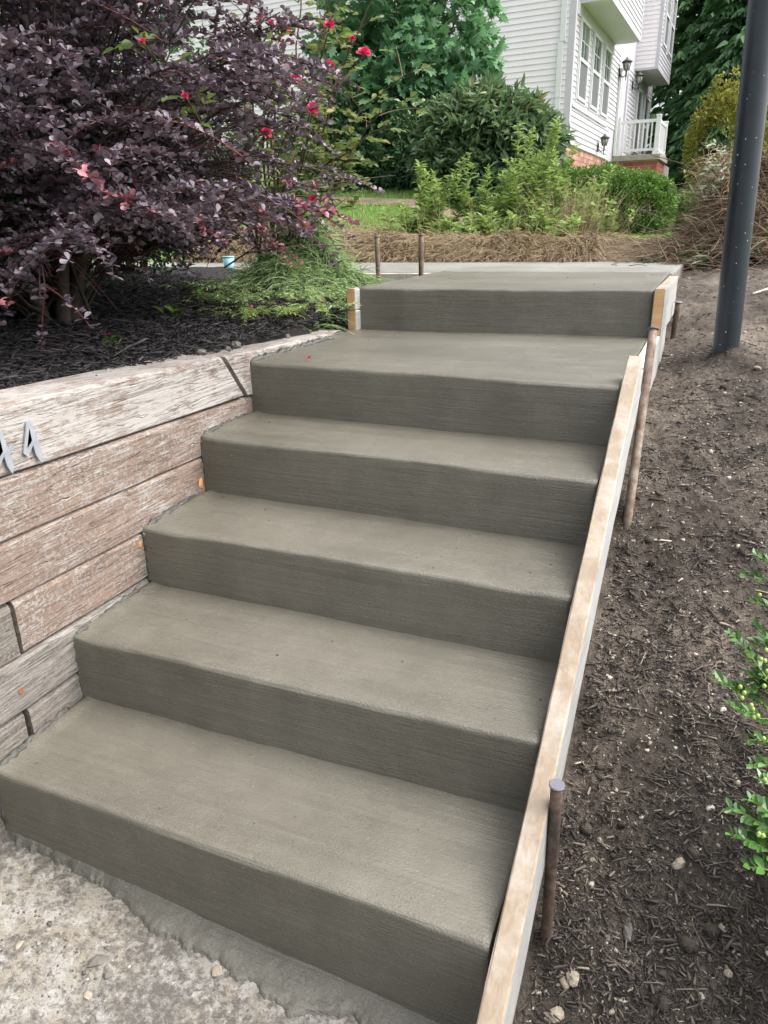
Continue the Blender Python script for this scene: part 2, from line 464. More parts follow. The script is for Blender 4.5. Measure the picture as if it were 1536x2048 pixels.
_f = _k.noise(s=40, det=5, rough=.7); _g = _k.noise(scale=(1, 1, .3), s=9, det=4)
_k.base(_k.ramp(_k.math('ADD', _k.math('MULTIPLY', _f, .5), _k.math('MULTIPLY', _g, .5)), [(0.38, (0.06, 0.045, 0.038)), (0.5, (0.16, 0.11, 0.085)), (0.58, (0.26, 0.20, 0.16)), (.68, (.36, .34, .31))]))
_k.rough(.7); _k.p.inputs['Metallic'].default_value = .25; _k.normal(_k.bump(_f, .5, .002)); M_RUST = _k.m
M_STEELCAP = simple("hammered_steel", (0.17, 0.17, 0.19), .4, (40, .3, .002), .15, metal=.6)
M_NUMERAL = simple("galvanised_numeral", (0.33, 0.355, 0.39), .5, (60, .3, .002), .2, metal=.3, s=30)
M_POLE = simple("black_pole_paint", (0.012, 0.019, 0.030), .38, (14, .15, .004), .2, spec=.6)
M_SPECK = simple("white_paint_speck", (0.75, 0.77, 0.78), .6)
M_BARK = simple("bark", (0.055, 0.043, 0.035), .9, (50, .8, .008), .4, s=14)
M_STEM_RED = attrmat("barberry_twig", [(0, (0.035, 0.02, 0.02)), (0.75, (0.07, 0.03, 0.03)), (1, (0.20, 0.05, 0.05))], .5)
M_STEM_BR = attrmat("brown_twig", [(0, (0.07, 0.05, 0.035)), (1, (0.16, 0.12, 0.08))], .8)
M_STEM_GR = attrmat("green_stem", [(0, (0.10, 0.14, 0.04)), (1, (0.20, 0.22, 0.08))], .6)

# ------------------------------------------------------------------ terrain functions
RY = [-30, -1.0, .6, 1.0, 1.59, 2.3, 3.0, 3.8, 4.5, 5.6, 6.6]
RZ = [-1.6, -.42, -.36, -.17, .18, .53, .67, .80, .93, 1.02, 1.16]
def sstep(a, b, x):
    t = min(1, max(0, (x - a) / (b - a))); return t * t * (3 - 2 * t)
def lawn_z(x, y):
    w = .03 + .97 * sstep(-1.5, -3.3, x)
    z = 1.03 + (.10 + .15 * w) * sstep(5.75, 6.7, y) + .165 * max(0, min(y, 14) - 6.7) * w
    if y > 14: z += .05 * (min(y, 30) - 14)
    return z
def right_z(x, y):
    z = float(np.interp(y, RY, RZ)) + .05 * max(0, x)
    if y > 5.6: z = max(z, lawn_z(x, y) - .02) if y > 6 else z
    z += .085 * math.exp(-((x - .12) / .22) ** 2 - ((y - 3.27) / .35) ** 2)
    z += .026 * fbm(x, y, 0, 3.5, 3) + .014 * fbm(x, y, 2, 11, 4)
    return z
def wall_x(y): return -1.365 - .05 * (y - 1.18)
def bed_z(x, y):
    dx = max(0, wall_x(y) - x)
    z = .885 + .05 * sstep(0, .35, dx) + .10 * sstep(.2, 1.6, dx)
    if y > 2.0: z += .04 * sstep(2.0, 3.2, y)
    z += .015 * fbm(x, y, 4, 4, 3)
    return z

def sheet(name, xs, ys, fn, mat, label=None):
    V = [(x, y, fn(x, y)) for y in ys for x in xs]
    nx = len(xs)
    Fc = [(j * nx + i, j * nx + i + 1, (j + 1) * nx + i + 1, (j + 1) * nx + i) for j in range(len(ys) - 1) for i in range(nx - 1)]
    o = build(name, V, Fc, mat, smooth=True)
    tag(o, label, None, None, 'structure')
    return o

# far ground: a large sheet reaching the horizon
def far_z(x, y):
    r = math.hypot(x, y)
    base = lawn_z(min(x, 0), max(y, 5.7)) if y > 5.7 else -1.6
    return base - .06
gx = [-250, -120, -60, -35, -22, -15, -11, -8, -6, -4.5, -3.5, -2.6, -1.8, -1, 0, 1, 2.5, 5, 10, 20, 40, 90, 200]
gy = [-200, -80, -30, -10, -2, 5.69, 5.71, 6.2, 6.7, 8, 10, 12, 14, 18, 24, 30, 45, 80, 150, 300]
sheet("ground", gx, gy, far_z, M_LAWN, "wide grassy ground that the house and trees stand on")
sheet("lawn", list(np.linspace(-9, 3, 49)), list(np.linspace(5.68, 15, 40)), lambda x, y: lawn_z(x, y) + .012 * fbm(x, y, 1, 2, 3), M_LAWN, "sloping green lawn behind the top walkway")
sheet("dirt_slope", list(np.concatenate((np.linspace(-.175, .6, 90), np.linspace(.62, 1.6, 14)))), list(np.concatenate((np.linspace(-1.2, .4, 14), np.linspace(.42, 3.2, 300), np.linspace(3.22, 6.7, 110)))), right_z, M_SOIL, "bare dark soil slope beside the form board")
sheet("mulch_bed", list(np.linspace(-6.0, -1.443, 90)), list(np.linspace(-.6, 4.24, 100)),
      lambda x, y: bed_z(x, y) - (.05 if y > 3.05 and x > -1.5 else 0) if (x < wall_x(y) - .10 or y > 3.05) else .84, M_MULCHB, "planting bed soil under black mulch behind the timbers")
def pad_z(x, y): return -.030 - .065 * (x + 1.3) + .05 * (y - .85)
sheet("old_concrete_pad", list(np.linspace(-3.0, -.17, 120)), list(np.linspace(-1.2, .95, 90)),
      lambda x, y: pad_z(x, y) + .0035 * fbm(x, y, 0, 9, 4) + .0015 * fbm(x, y, 0, 45, 3), M_PAD, "worn pale concrete pad at the foot of the stairs")
sheet("driveway", [-60, -20, -6, -3, -1, 0, 1.5, 4], [-40, -10, -3, -1.1], lambda x, y: -.52, simple("asphalt", (.05, .05, .05), .9, (90, .6, .01)), "driveway surface below the old pad")

# ------------------------------------------------------------------ stairs
YN = [.880, 1.190, 1.4985, 1.811, 2.141, 3.085]      # nosing, middle of width
YL = [.884, 1.182, 1.499, 1.827, 2.165, 3.061]
YR = [.878, 1.199, 1.498, 1.794, 2.116, 3.131]
ZN = [.1527, .3317, .5048, .6841, .8600, 1.0422]
XL = [-1.345, -1.365, -1.378, -1.397, -1.416, -1.400]
XR = [-.199, -.190, -.190, -.188, -.183, -.180]
stairs = empty("concrete_stairs", (-.8, .88, 0), 0, "freshly poured grey concrete staircase of six broom-finished steps", "stairs")
def step_mesh(k):
    """one step: riser + rounded nosing + tread running back under the next riser"""
    zb = ZN[k - 1] - .05 if k else -.12
    ztop = ZN[k]
    yb = (YL[k + 1] + .03, YR[k + 1] + .03) if k < 5 else (4.288, 4.288)
    nx = 90
    r = .013
    V, Fc = [], []
    def prof(y0, y1):
        P = [(y0 + .004 * 0 - .006, zb)]
        for q in (.15, .35, .55, .75, .9): P.append((y0 - .006 * (1 - q), zb + (ztop - r - zb) * q))
        for a in range(0, 91, 15):
            a = math.radians(a); P.append((y0 + r - r * math.cos(a), ztop - r + r * math.sin(a)))
        n = 26 if k >= 4 else 14
        for i in range(1, n + 1):
            q = i / n; P.append((y0 + r + (y1 - y0 - r) * q, ztop + .004 * q))
        P.append((y1, zb - .06)); P.append((y0, zb - .06))
        return P
    for i in range(nx + 1):
        s = i / nx; x = XL[k] - .012 + (XR[k] - XL[k] + .012) * s
        y0 = YL[k] + (YR[k] - YL[k]) * s + .0040 * fbm(x, k * 7, 0, 4, 4)
        P = prof(y0, yb[0] + (yb[1] - yb[0]) * s)
        for j, (y, z) in enumerate(P):
            w = .0022 * fbm(x, y + k, z, 3.0, 3) + .0007 * fbm(x, y * 4, z * 4, 16, 2)
            edge = math.exp(-((x - XL[k]) / .02) ** 2) * .006 * (1 + fbm(x * 9, y * 40, z * 40, 1, 2))
            V.append((x + .8, y - .88 + (w if j < 8 else 0), z + (w + edge if j >= 8 else 0)))
    n = len(P)
    for i in range(nx):
        for j in range(n):
            j2 = (j + 1) % n
            Fc.append((i * n + j, (i + 1) * n + j, (i + 1) * n + j2, i * n + j2))
    Fc.append(tuple(range(n))); Fc.append(tuple(reversed(range(nx * n, (nx + 1) * n))))
    o = build("step", V, Fc, M_CONC, stairs, True)
    me = o.data
    for pidx in (len(Fc) - 1, len(Fc) - 2): me.polygons[pidx].use_smooth = False
    return o
for k in range(6): step_mesh(k)
# mass of concrete under the steps, hidden by them
box("footing", (-.55, .06, -.30), (.60, 3.3, -.13), M_CONC, stairs)

# ridge of rough mortar squeezed against the timbers
def ridge(pts, rad, seed):
    r = random.Random(seed); P, Q = [], []
    pts = [np.array(p, float) for p in pts]
    for a, b in zip(pts[:-1], pts[1:]):
        n = max(2, int(np.linalg.norm(b - a) / .010))
        for i in range(n):
            p = a + (b - a) * i / n
            P.append(p + np.array([r.uniform(-.003, .003), r.uniform(-.003, .003), r.uniform(-.003, .004)]) - np.array([.8 * -1, .88, 0]))
            Q.append(rad * r.uniform(.55, 1.35))
    P.append(pts[-1] - np.array([-.8, .88, 0])); Q.append(rad * .7)
    o = closed_tube("mortar_ridge", P, Q, M_SMEAR, stairs, 7)
for k in range(5):
    x0, x1 = XL[k] + .002, XL[k + 1] + .002
    ridge([(x0, YL[k] + .002, ZN[k] - .008), (x0, YL[k] + .03, ZN[k] + .002), (x1, YL[k + 1] + (-.06 if k < 4 else -.3), ZN[k] + .004)], .0095 if k < 4 else .012, k)
    ridge([(XL[k], YL[k], (ZN[k - 1] if k else 0) + .01), (XL[k], YL[k], ZN[k] - .012)], .0055, 20 + k)
# skim coat feathered out over the old pad, ragged front edge
def skim():
    V, Fc = [], []
    nx, ny = 260, 10
    ex = [-1.40, -1.335, -1.106, -.87, -.70, -.50, -.30, -.19]
    ey = [.874, .869, .857, .822, .808, .808, .806, .806]
    nx, ny = 420, 84
    for i in range(nx + 1):
        x = -1.40 + 1.205 * i / nx
        base_e = float(np.interp(x, ex, ey))
        for j in range(ny + 1):
            y = .884 - .252 * j / ny
            ye = base_e + .020 * fbm(x, y, 0, 8, 5) + .011 * fbm(x, y, 3, 34, 4)
            dd = y - ye
            t = min(1, max(0, dd / (.90 - ye)))
            h = (.004 + .022 * t ** .8) if dd > .003 else (-.006 if dd <= 0 else .003)
            z = pad_z(x, y) + h + (.0012 * fbm(x * .6, y * 3, 0, 9, 3) if dd > .01 else 0)
            V.append((x + .8, y - .88, z))
    n = ny + 1
    for i in range(nx):
        for j in range(ny):
            Fc.append((i * n + j, i * n + j + 1, (i + 1) * n + j + 1, (i + 1) * n + j))
    build("skim_coat", V, Fc, M_SKIM, stairs, True)
skim()

# top walkway: right arm behind the top step and a wing to the left
def walkway():
    P = [(-.165, 4.292), (-.145, 5.56), (-.6, 5.66), (-1.5, 5.74), (-3.0, 5.86), (-7.0, 6.0), (-7.0, 4.35), (-3.0, 4.31), (-1.402, 4.292)]
    r = .012
    n = len(P)
    c = np.mean(np.array(P), axis=0)
    V = []
    for z, ins in ((.86, 0), (1.0422 - r, 0), (1.0422 - r * .3, r * .3), (1.0422, r)):
        for (x, y) in P:
            dx = -r if x > -1 else 0
            sx = -ins if x > -1 else ins
            sy = ins if y < 5 else -ins
            V.append((x + sx, y + sy, z))
    Fc = []
    for l in range(3):
        for i in range(n):
            i2 = (i + 1) % n
            Fc.append((l * n + i, l * n + i2, (l + 1) * n + i2, (l + 1) * n + i))
    Fc.append(tuple(range(3 * n, 4 * n)))
    Fc.append(tuple(reversed(range(n))))
    o = build("walkway", V, Fc, M_CONC_WALK)
    tag(o, "pale new concrete walkway slab above the top step", None, None, 'structure')
walkway()

# ------------------------------------------------------------------ retaining wall of timbers
wall = empty("timber_retaining_wall", (-1.36, 1.2, 0), 0, "weathered red and whitewashed timber retaining wall left of the stairs", "retaining wall")
tm = [mat_timber("timber_%s" % n, r, g, o) for n, r, g, o in (("top", -.55, False, 0), ("second", .45, False, 3.1), ("third", .35, False, 7.7), ("fourth", .6, False, 11.3), ("low", .25, True, 5.2), ("dark", .8, True, 9.4))]
WS = -.036  # the courses sink slightly away from the camera
def timber(row_z0, row_z1, y0, y1, mat, seed, depth=.14, skew=None, round_top=.012, proud=0.0):
    r = random.Random(seed)
    seg = max(4, int((y1 - y0) / .05)); V, Fc = [], []
    h = row_z1 - row_z0
    for k in range(seg + 1):
        q = k / seg; y = y0 + (y1 - y0) * q
        b = .004
        prof = [(0, b), (0, h * .35), (0, h * .7), (0, h - round_top), (-round_top * .35, h - round_top * .35), (-round_top, h), (-depth + b, h), (-depth, h - b), (-depth, b), (-depth + b, 0), (-b, 0)]
        for (px, pz) in prof:
            zz = row_z0 + WS * (y - 1.1) + pz
            yy = y
            if skew: yy = y + skew[1] * (1 - pz / h) * max(0, 1 - (abs(y1 - y) if skew[0] == 1 else abs(y - y0)) / .4)
            xx = wall_x(y) + proud + px
            xx += .0018 * fbm(xx * 3, y * 4, zz * 10 + seed, 1, 3)
            zz += .0015 * fbm(xx, y * 7, seed, 1, 2)
            V.append((xx + 1.36, yy - 1.2, zz))
    n = 11
    for k in range(seg):
        for j in range(n):
            j2 = (j + 1) % n
            Fc.append((k * n + j, k * n + j2, (k + 1) * n + j2, (k + 1) * n + j))
    Fc.append(tuple(reversed(range(n)))); Fc.append(tuple(range(seg * n, (seg + 1) * n)))
    return build("timber", V, Fc, mat, wall, False)
g = .004
timber(.789, .940, -.5, 1.985, tm[0], 1, .17, (1, .115), .009)
t2 = timber(.785, .936, 2.014, 3.06, tm[0], 2, .17, (0, .115), .009)
timber(.647, .785 - g / 2, -.5, 2.5, tm[1], 3)
timber(.507, .644, -.5, 2.3, tm[2], 4)
timber(.370, .504, 1.034, 2.0, tm[3], 5)
timber(.366, .502, -.5, 1.026, tm[5], 6, proud=-.004)
timber(.235, .365, -.5, 1.6, tm[4], 7, proud=.002)
timber(.100, .231, 1.012, 1.5, tm[4], 8)
timber(.096, .229, -.5, 1.000, tm[5], 9, proud=-.006)
timber(-.04, .094, -.5, 1.3, tm[5], 10)
M_TAN = simple("raw_wood_patch", (0.50, 0.25, 0.09), .8, (40, .4, .003), .3)
M_NAIL = simple("rusty_nail", (0.22, 0.09, 0.05), .8, (60, .3, .002))
def nail(y, z):
    o = closed_tube("nail_head", [(wall_x(y) - .01 + 1.36, y - 1.2, z), (wall_x(y) + .0045 + 1.36, y - 1.2, z)], [.006, .0075], M_NAIL, wall, 10)
nail(1.0, .292)
def patch(y, z, sy, sz, seed):
    V, Fc = [], []; r = random.Random(seed); n = 12
    for i in range(n):
        a = 2 * math.pi * i / n; k = r.uniform(.65, 1.1)
        V.append((wall_x(y) + .0015 + 1.36, y + sy * k * math.cos(a) - 1.2, z + sz * k * math.sin(a)))
    V.append((wall_x(y) + .0065 + 1.36, y - 1.2, z))
    for i in range(n): Fc.append((i, (i + 1) % n, n))
    build("torn_grain", V, Fc, M_TAN, wall, True)
patch(1.800, .540, .012, .022, 1); patch(1.478, .462, .010, .012, 3)

# numerals: two slanting metal digits of the house number
def numeral(dy, z0, tilt, label, off):
    pts = [(-.015, .103), (-.003, .105), (.003, .060)] + ([(.016, .068), (.018, .054), (.005, .047)] if off else [(.004, .055)]) + [(.008, .022), (.000, .002), (-.009, .024), (-.011, .047), (-.031, .026), (-.041, .037), (-.027, .070)]
    hole = [(-.011, .088), (-.011, .058), (-.029, .044)]
    V = []; T = .0035
    outer = pts; no, nh = len(outer), len(hole)
    # flat strip construction: outline ring bridged to the hole through a seam
    poly = [outer[0]] + list(outer[1:]) + [outer[0], hole[0], hole[1], hole[2], hole[0]]
    seq = poly
    n = len(seq)
    for t in (0, T):
        for (u, v) in seq:
            V.append((t, u, v))
    Fc = [tuple(range(n, 2 * n)), tuple(reversed(range(n)))]
    for i in range(n):
        i2 = (i + 1) % n
        if seq[i] == seq[i2]: continue
        Fc.append((i, i2, n + i2, n + i))
    o = build("house_numeral", V, Fc, M_NUMERAL)
    import bmesh
    bm = bmesh.new(); bm.from_mesh(o.data); bmesh.ops.triangulate(bm, faces=[f for f in bm.faces if len(f.verts) > 4]); bm.to_mesh(o.data); bm.free()
    o.location = (wall_x(dy) + .005 + off, dy, z0)
    o.rotation_euler = (math.radians(tilt), 0, 0)
    tag(o, label, "house number", "metal numerals on the top timber")
    return o
numeral(1.182, .790, 2, "galvanised metal numeral 4 nailed to the top timber, the complete one on the right", 0)
numeral(1.098, .788, 2, "galvanised metal numeral 4 nailed to the top timber, cut off by the left picture edge", .001)

# ------------------------------------------------------------------ form boards and stakes
def board(name, p0, p1, w, h, label, mat=M_PINE, end=True, seed=1):
    root = empty(name, p0, 0, label, "form board", "lumber forms around the new concrete")
    P0 = np.zeros(3); P1 = np.array(p1, float) - np.array(p0, float)
    pl = beam("plank", P0, P1, w, h, mat, root, .003, 24, .0009, seed)
    pl.data.materials.append(M_PALE_SIDE)
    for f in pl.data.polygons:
        if f.normal.x > .8: f.material_index = 1  # outward faces get a paler, greyer colour than the plank
    if end:
        d = P1 / np.linalg.norm(P1)
        beam("end_grain", -d * .0025, d * .001, w - .006, h - .006, M_PINE_END, root, .002)
    return root
# inclined board along the right side of the steps
dv = np.array([.045, 1.43 + .32, .575 * 1.75]); dv /= np.linalg.norm(dv)
up = np.array([0, -.498, .867])
p_lo = np.array([-.174, .47, .153 + .575 * (.47 - .88)]) ; p_hi = np.array([-.159, 2.215, .153 + .575 * (2.215 - .88) + .006])
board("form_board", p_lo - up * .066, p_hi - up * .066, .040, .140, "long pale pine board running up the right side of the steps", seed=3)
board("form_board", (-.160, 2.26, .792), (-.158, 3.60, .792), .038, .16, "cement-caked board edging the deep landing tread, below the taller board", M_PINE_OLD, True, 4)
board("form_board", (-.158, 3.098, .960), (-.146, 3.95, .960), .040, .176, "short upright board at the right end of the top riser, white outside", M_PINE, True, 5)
board("form_board", (-1.421, 3.010, .9975), (-1.421, 4.13, .9975), .040, .088, "upper of the two stacked boards left of the top riser", M_PINE, True, 6)
board("form_board", (-1.419, 3.012, .9080), (-1.419, 4.05, .9080), .040, .086, "lower, dirtier one of the two stacked boards left of the top riser", M_PINE_OLD, True, 7)
board("form_board", (-1.445, 4.268, .985), (-2.9, 4.288, .985), .036, .105, "board along the near edge of the walkway wing behind the stakes", M_PINE_OLD, False, 8)

def stake(top, bot, r, label):
    top = np.array(top, float); bot = np.array(bot, float)
    root = empty("form_stake", tuple(bot), 0, label, "steel stake", "round steel form stakes")
    d = top - bot; L = np.linalg.norm(d)
    n = 9
    pts = [d * i / n for i in range(n)] + [d * .995]
    closed_tube("shaft", pts, [r * random.uniform(.97, 1.03) for _ in pts], M_RUST, root, 16)
    u = d / L
    hd = closed_tube("hammered_head", [d * .993, d * .993 + u * .0015, d * .993 + u * .0035, d * .993 + u * .005], [r * 1.05, r * 1.28, r * 1.30, r * 1.18], M_STEELCAP, root, 14)
    hd.data.polygons.foreach_set('use_smooth', [False] * len(hd.data.polygons))
    return root
stake((-.137, 1.092, .337), (-.139, 1.145, -.24), .0115, "rusty steel stake with flat pale head at the lower part of the inclined board")
stake((-.129, 2.40, .985), (-.128, 2.10, .38), .0130, "tall leaning rusty stake rising above the upper end of the inclined board")
stake((-.105, 3.72, .947), (-.112, 3.75, .60), .014, "short grey stake outside the board of the top step")
stake((-1.795, 4.18, 1.245), (-1.78, 4.17, .80), .014, "thin stake in front of the walkway wing, left one of the two upright stakes")
stake((-1.463, 4.02, 1.252), (-1.462, 4.02, .80), .014, "thin stake against the upper left board, right one of the two upright stakes")

# ------------------------------------------------------------------ lamp post
post = empty("lamp_post", (.108, 3.265, .72), 0, "black painted metal lamp post flecked with white paint, right of the top step", "lamp post")
pt = np.array([.064 - .108 - .0, -.043, 1.983 - .72]); pt = pt / pt[2]
pts = [pt * h for h in (-.15, .0, .4, .9, 1.4, 2.0, 2.6)]
closed_tube("pole", pts, [.0485] * 7, M_POLE, post, 40)
closed_tube("lantern_collar", [pt * 2.6, pt * 2.66], [.07, .06], M_POLE, post, 24)
closed_tube("lantern", [pt * 2.66, pt * 2.9, pt * 2.98], [.10, .15, .03], M_POLE, post, 8)
# paint specks
sv, sf = [], []
rr = random.Random(5)
for i in range(60):
    h = rr.choice((rr.uniform(.05, .35), rr.uniform(.05, 1.3), rr.uniform(.6, .9)))
    a = rr.uniform(-math.pi, 0) ; c = pt * h
    s = rr.uniform(.0006, .0015); n = np.array([math.cos(a), math.sin(a), 0]); t = np.array([-math.sin(a), math.cos(a), 0])
    b = len(sv)
    for q in range(6):
        an = q * math.pi / 3
        sv.append(c + n * .0489 + t * s * math.cos(an) + np.array([0, 0, 1]) * s * rr.uniform(.8, 2.0) * math.sin(an))
    sv.append(c + n * .0497)
    for q in range(6): sf.append((b + q, b + (q + 1) % 6, b + 6))
tag(build("paint_specks", sv, sf, M_SPECK, post), kind='stuff')

# ------------------------------------------------------------------ house
M_SIDE_LIFTED = simple("vinyl_siding_lightened", (0.82, 0.765, 0.815), .45, (6, .1, .004), .04, s=2)  # same siding, colour lightened to make up for shade on camera-facing walls
M_SIDE_DIMMED = simple("vinyl_siding_front_dimmed", (0.50, 0.495, 0.53), .45, (6, .1, .004), .04, s=2)  # same siding, colour darkened against the strong light on the window front
M_TRIM = simple("white_trim", (0.68, 0.69, 0.70), .4, None, .03)
M_TRIM2 = simple("lilac_trim", (0.52, 0.50, 0.55), .45, None, .03)
M_SOFFIT = simple("soffit_panel", (0.55, 0.56, 0.55), .6, None, .03)
M_CAPST = simple("stoop_concrete", (0.30, 0.275, 0.24), .85, (30, .4, .004), .2)
M_MORTAR = simple("mortar", (0.42, 0.37, 0.35), .9, (50, .4, .003), .1)
M_ROOF = simple("roof_shingle", (0.09, 0.085, 0.08), .9, (20, .5, .01), .2)
M_GLASSD = NM("window_glass")
_k = M_GLASSD
_k.base(_k.ramp(_k.noise(scale=(1, 1, .35), s=2.2, det=3), [(0.35, (0.07, 0.085, 0.08)), (0.65, (0.17, 0.20, 0.19))]))  # grey-green reflections painted into the pane colour
_k.rough(.08); _k.p.inputs['Specular IOR Level'].default_value = .9; M_GLASSD = _k.m
M_SCREEN = simple("insect_screen", (0.13, 0.13, 0.145), .55, None, .06)
M_BLACK = simple("black_iron", (0.02, 0.02, 0.022), .45)
M_LGLASS = simple("lantern_glass", (0.30, 0.30, 0.27), .2, None, .2, s=30)
def mat_brick(name, c):
    k = NM(name)
    oi = k.n("ShaderNodeObjectInfo")
    f = k.math('ADD', k.math('MULTIPLY', k.noise(s=30, det=5), .4), k.math('MULTIPLY', oi.outputs['Random'], .6))
    k.base(k.ramp(f, [(0.2, tuple(x * .6 for x in c)), (0.5, c), (0.8, tuple(min(1, x * 1.35) for x in c))]))
    k.rough(.85); k.normal(k.bump(k.noise(s=60, det=5), .4, .004)); return k.m
M_BRICK = mat_brick("red_brick", (0.30, 0.095, 0.07))
M_BRICK_L = mat_brick("washed_pink_brick", (0.42, 0.21, 0.17))

hx = np.array([.9988, -.0497, 0]); hy = np.array([.0497, .9988, 0])
HC = (-2.864, 16.278, 2.822)
house = empty("town_house", HC, math.atan2(-.0497, .9988), "pale siding town house on a brick base with a white railed stoop", "house")
# local axes: X outwards towards the street side, Y along the window front away from the camera, Z up from the foot of the siding
body = box("wall_core", (-13, .02, -.02), (-.02, 11.4, 6.3), M_SIDE_LIFTED, house)
# siding courses on the gable side (facing the camera)
def course_mesh(name, L):
    V = [(0, 0, 0), (L, 0, 0), (L, -.016, .003), (0, -.016, .003), (0, -.003, .102), (L, -.003, .102), (L, 0, .104), (0, 0, .104)]
    me = bpy.data.meshes.new(name)
    me.from_pydata(V, [], [(0, 1, 2, 3)[::-1], (3, 2, 5, 4), (4, 5, 6, 7), (0, 3, 4, 7), (1, 6, 5, 2), (0, 7, 6, 1)])
    me.update(); return me
gable = box("gable_wall", (-13, .0, -.01), (-.10, .019, 6.3), M_SIDE_LIFTED, house)
me_c = course_mesh("siding_course", 12.9); me_c.materials.append(M_SIDE_LIFTED)
for i in range(52):
    o = link(bpy.data.objects.new("siding_board", me_c)); o.parent = gable; o.location = (-13, 0, i * .1016)
# window front (along local Y, facing +X)
front = box("front_wall", (-.019, .02, -.01), (0, 11.4, 6.3), M_SIDE_DIMMED, house)
def course_y(name, L, mat):
    V = [(0, 0, 0), (0, L, 0), (.016, L, .003), (.016, 0, .003), (.003, 0, .102), (.003, L, .102), (0, L, .104), (0, 0, .104)]
    me = bpy.data.meshes.new(name); me.from_pydata(V, [], [(0, 1, 2, 3), (3, 2, 5, 4), (4, 5, 6, 7), (0, 3, 4, 7), (1, 6, 5, 2), (0, 7, 6, 1)]); me.update(); me.materials.append(mat); return me
def rows(x, y0, y1, z0, z1, parent, mat=M_SIDE_DIMMED):
    me = course_y("siding_course", y1 - y0, mat); n = int(round((z1 - z0) / .1016))
    for i in range(n):
        o = link(bpy.data.objects.new("siding_board", me)); o.parent = parent; o.location = (x, y0, z0 + i * .1016)
rows(0.0, .10, 4.30, 0, .70, front)                       # below the triple window
# beside and between windows
for (a, b) in ((.10, .42), (1.34, 1.72), (2.62, 2.95), (3.85, 5.22), (6.42, 8.2), (9.35, 9.75), (10.7, 11.3)):
    rows(0.0, a, b, .711 if a < 4 else (0 if a > 3.8 and b < 6 else .15), 2.42, front)
rows(0.0, 3.85, 5.22, 0, .15, front) if False else None
# second storey boxes (overhangs)
def overhang(name, y0, y1, d):
    b = box(name, (.0, y0, 2.43), (d, y1, 6.3), M_SIDE_DIMMED, house)
    box("soffit", (.001, y0 + .001, 2.405), (d - .001, y1 - .001, 2.428), M_SOFFIT, b)
    rows(d, y0 + .07, y1 - .07, 2.45, 5.6, b)
    me = course_mesh("siding_course", d - .07); me.materials.append(M_SIDE_LIFTED)
    for i in range(30):
        o = link(bpy.data.objects.new("siding_board", me)); o.parent = b; o.location = (.0, y0, 2.45 + i * .1016)
    box("corner_trim", (d - .07, y0 - .02, 2.42), (d + .02, y0 + .07, 6.3), M_TRIM2, b)
    box("corner_trim", (d - .07, y1 - .07, 2.42), (d + .02, y1 + .02, 6.3), M_TRIM2, b)
    box("fascia_strip", (-.002 + .01, y0 - .012, 2.40), (d + .012, y0 - .001, 2.45), M_TRIM2, b)
    box("fascia_strip", (d + .001, y0 - .012, 2.40), (d + .014, y1 + .012, 2.449), M_TRIM2, b)
    return b
overhang("upper_overhang", .30, 4.17, .58)
bay = overhang("upper_bay", 7.6, 10.37, .58)
def window(y0, y1, z0, z1, x=0.0, parent=house, muntins=(1, 2), screen=True, apron=False):
    f = box("window", (x + .0, y0, z0), (x + .012, y1, z1), M_TRIM, parent)
    w = .055
    for (a, b, c, d) in ((y0, y0 + w, z0, z1), (y1 - w, y1, z0, z1), (y0 + w, y1 - w, z0, z0 + w), (y0 + w, y1 - w, z1 - w, z1)):
        box("frame", (x + .013, a, c), (x + .050, b, d), M_TRIM, f)
    zm = (z0 + z1) / 2 - .02
    box("meeting_rail", (x + .013, y0 + w, zm), (x + .046, y1 - w, zm + .06), M_TRIM, f)
    box("pane", (x + .013, y0 + w, zm + .06), (x + .022, y1 - w, z1 - w), M_GLASSD, f)
    box("pane", (x + .013, y0 + w, z0 + w), (x + .020, y1 - w, zm), M_GLASSD, f)
    if screen: box("screen", (x + .021, y0 + w, z0 + w), (x + .024, y1 - w, zm), M_SCREEN, f)
    iy0, iy1, iz0, iz1 = y0 + w, y1 - w, zm + .06, z1 - w
    for i in range(1, muntins[1]):
        c = iy0 + (iy1 - iy0) * i / muntins[1]; box("muntin", (x + .023, c - .008, iz0), (x + .030, c + .008, iz1), M_TRIM, f)
    for i in range(1, muntins[0] + 1):
        c = iz0 + (iz1 - iz0) * i / (muntins[0] + 1); box("muntin", (x + .023, iy0, c - .008), (x + .029, iy1, c + .008), M_TRIM, f)
    # lilac surround
    t = .055
    for (a, b, c, d) in ((y0 - t, y0 - .001, z0 - t, z1 + t), (y1 + .001, y1 + t, z0 - t, z1 + t), (y0, y1, z1 + .001, z1 + t), (y0, y1, z0 - t, z0 - .001)):
        box("casing", (x + .004, a, c), (x + .026, b, d), M_TRIM2, f)
    if apron: box("apron_panel", (x + .001, y0 - .06, z0 - .20), (x + .019, y1 + .06, z0 - t - .002), M_TRIM2, f)
    return f
zo = HC[2]
window(.46, 1.28, 3.66 - zo, 5.04 - zo, apron=True)
window(1.76, 2.58, 3.66 - zo, 5.03 - zo, apron=True)
window(3.00, 3.80, 3.66 - zo, 5.02 - zo, apron=True)
window(8.30, 9.20, 3.30 - zo, 4.92 - zo, muntins=(0, 1))
window(9.80, 10.65, 3.30 - zo, 4.92 - zo, muntins=(0, 1))
window(8.02, 8.82, 5.86 - zo, 7.30 - zo, .58, bay)
window(9.25, 10.05, 5.86 - zo, 7.30 - zo, .58, bay)
box("sill_band", (.018, .12, .665), (.034, 3.92, .700), M_TRIM2, house)
box("head_board", (.002, .10, 2.20), (.03, 4.1, 2.40), M_TRIM2, house)
box("corner_post", (-.10, -.022, -.01), (.022, .10, 6.3), M_TRIM2, house)
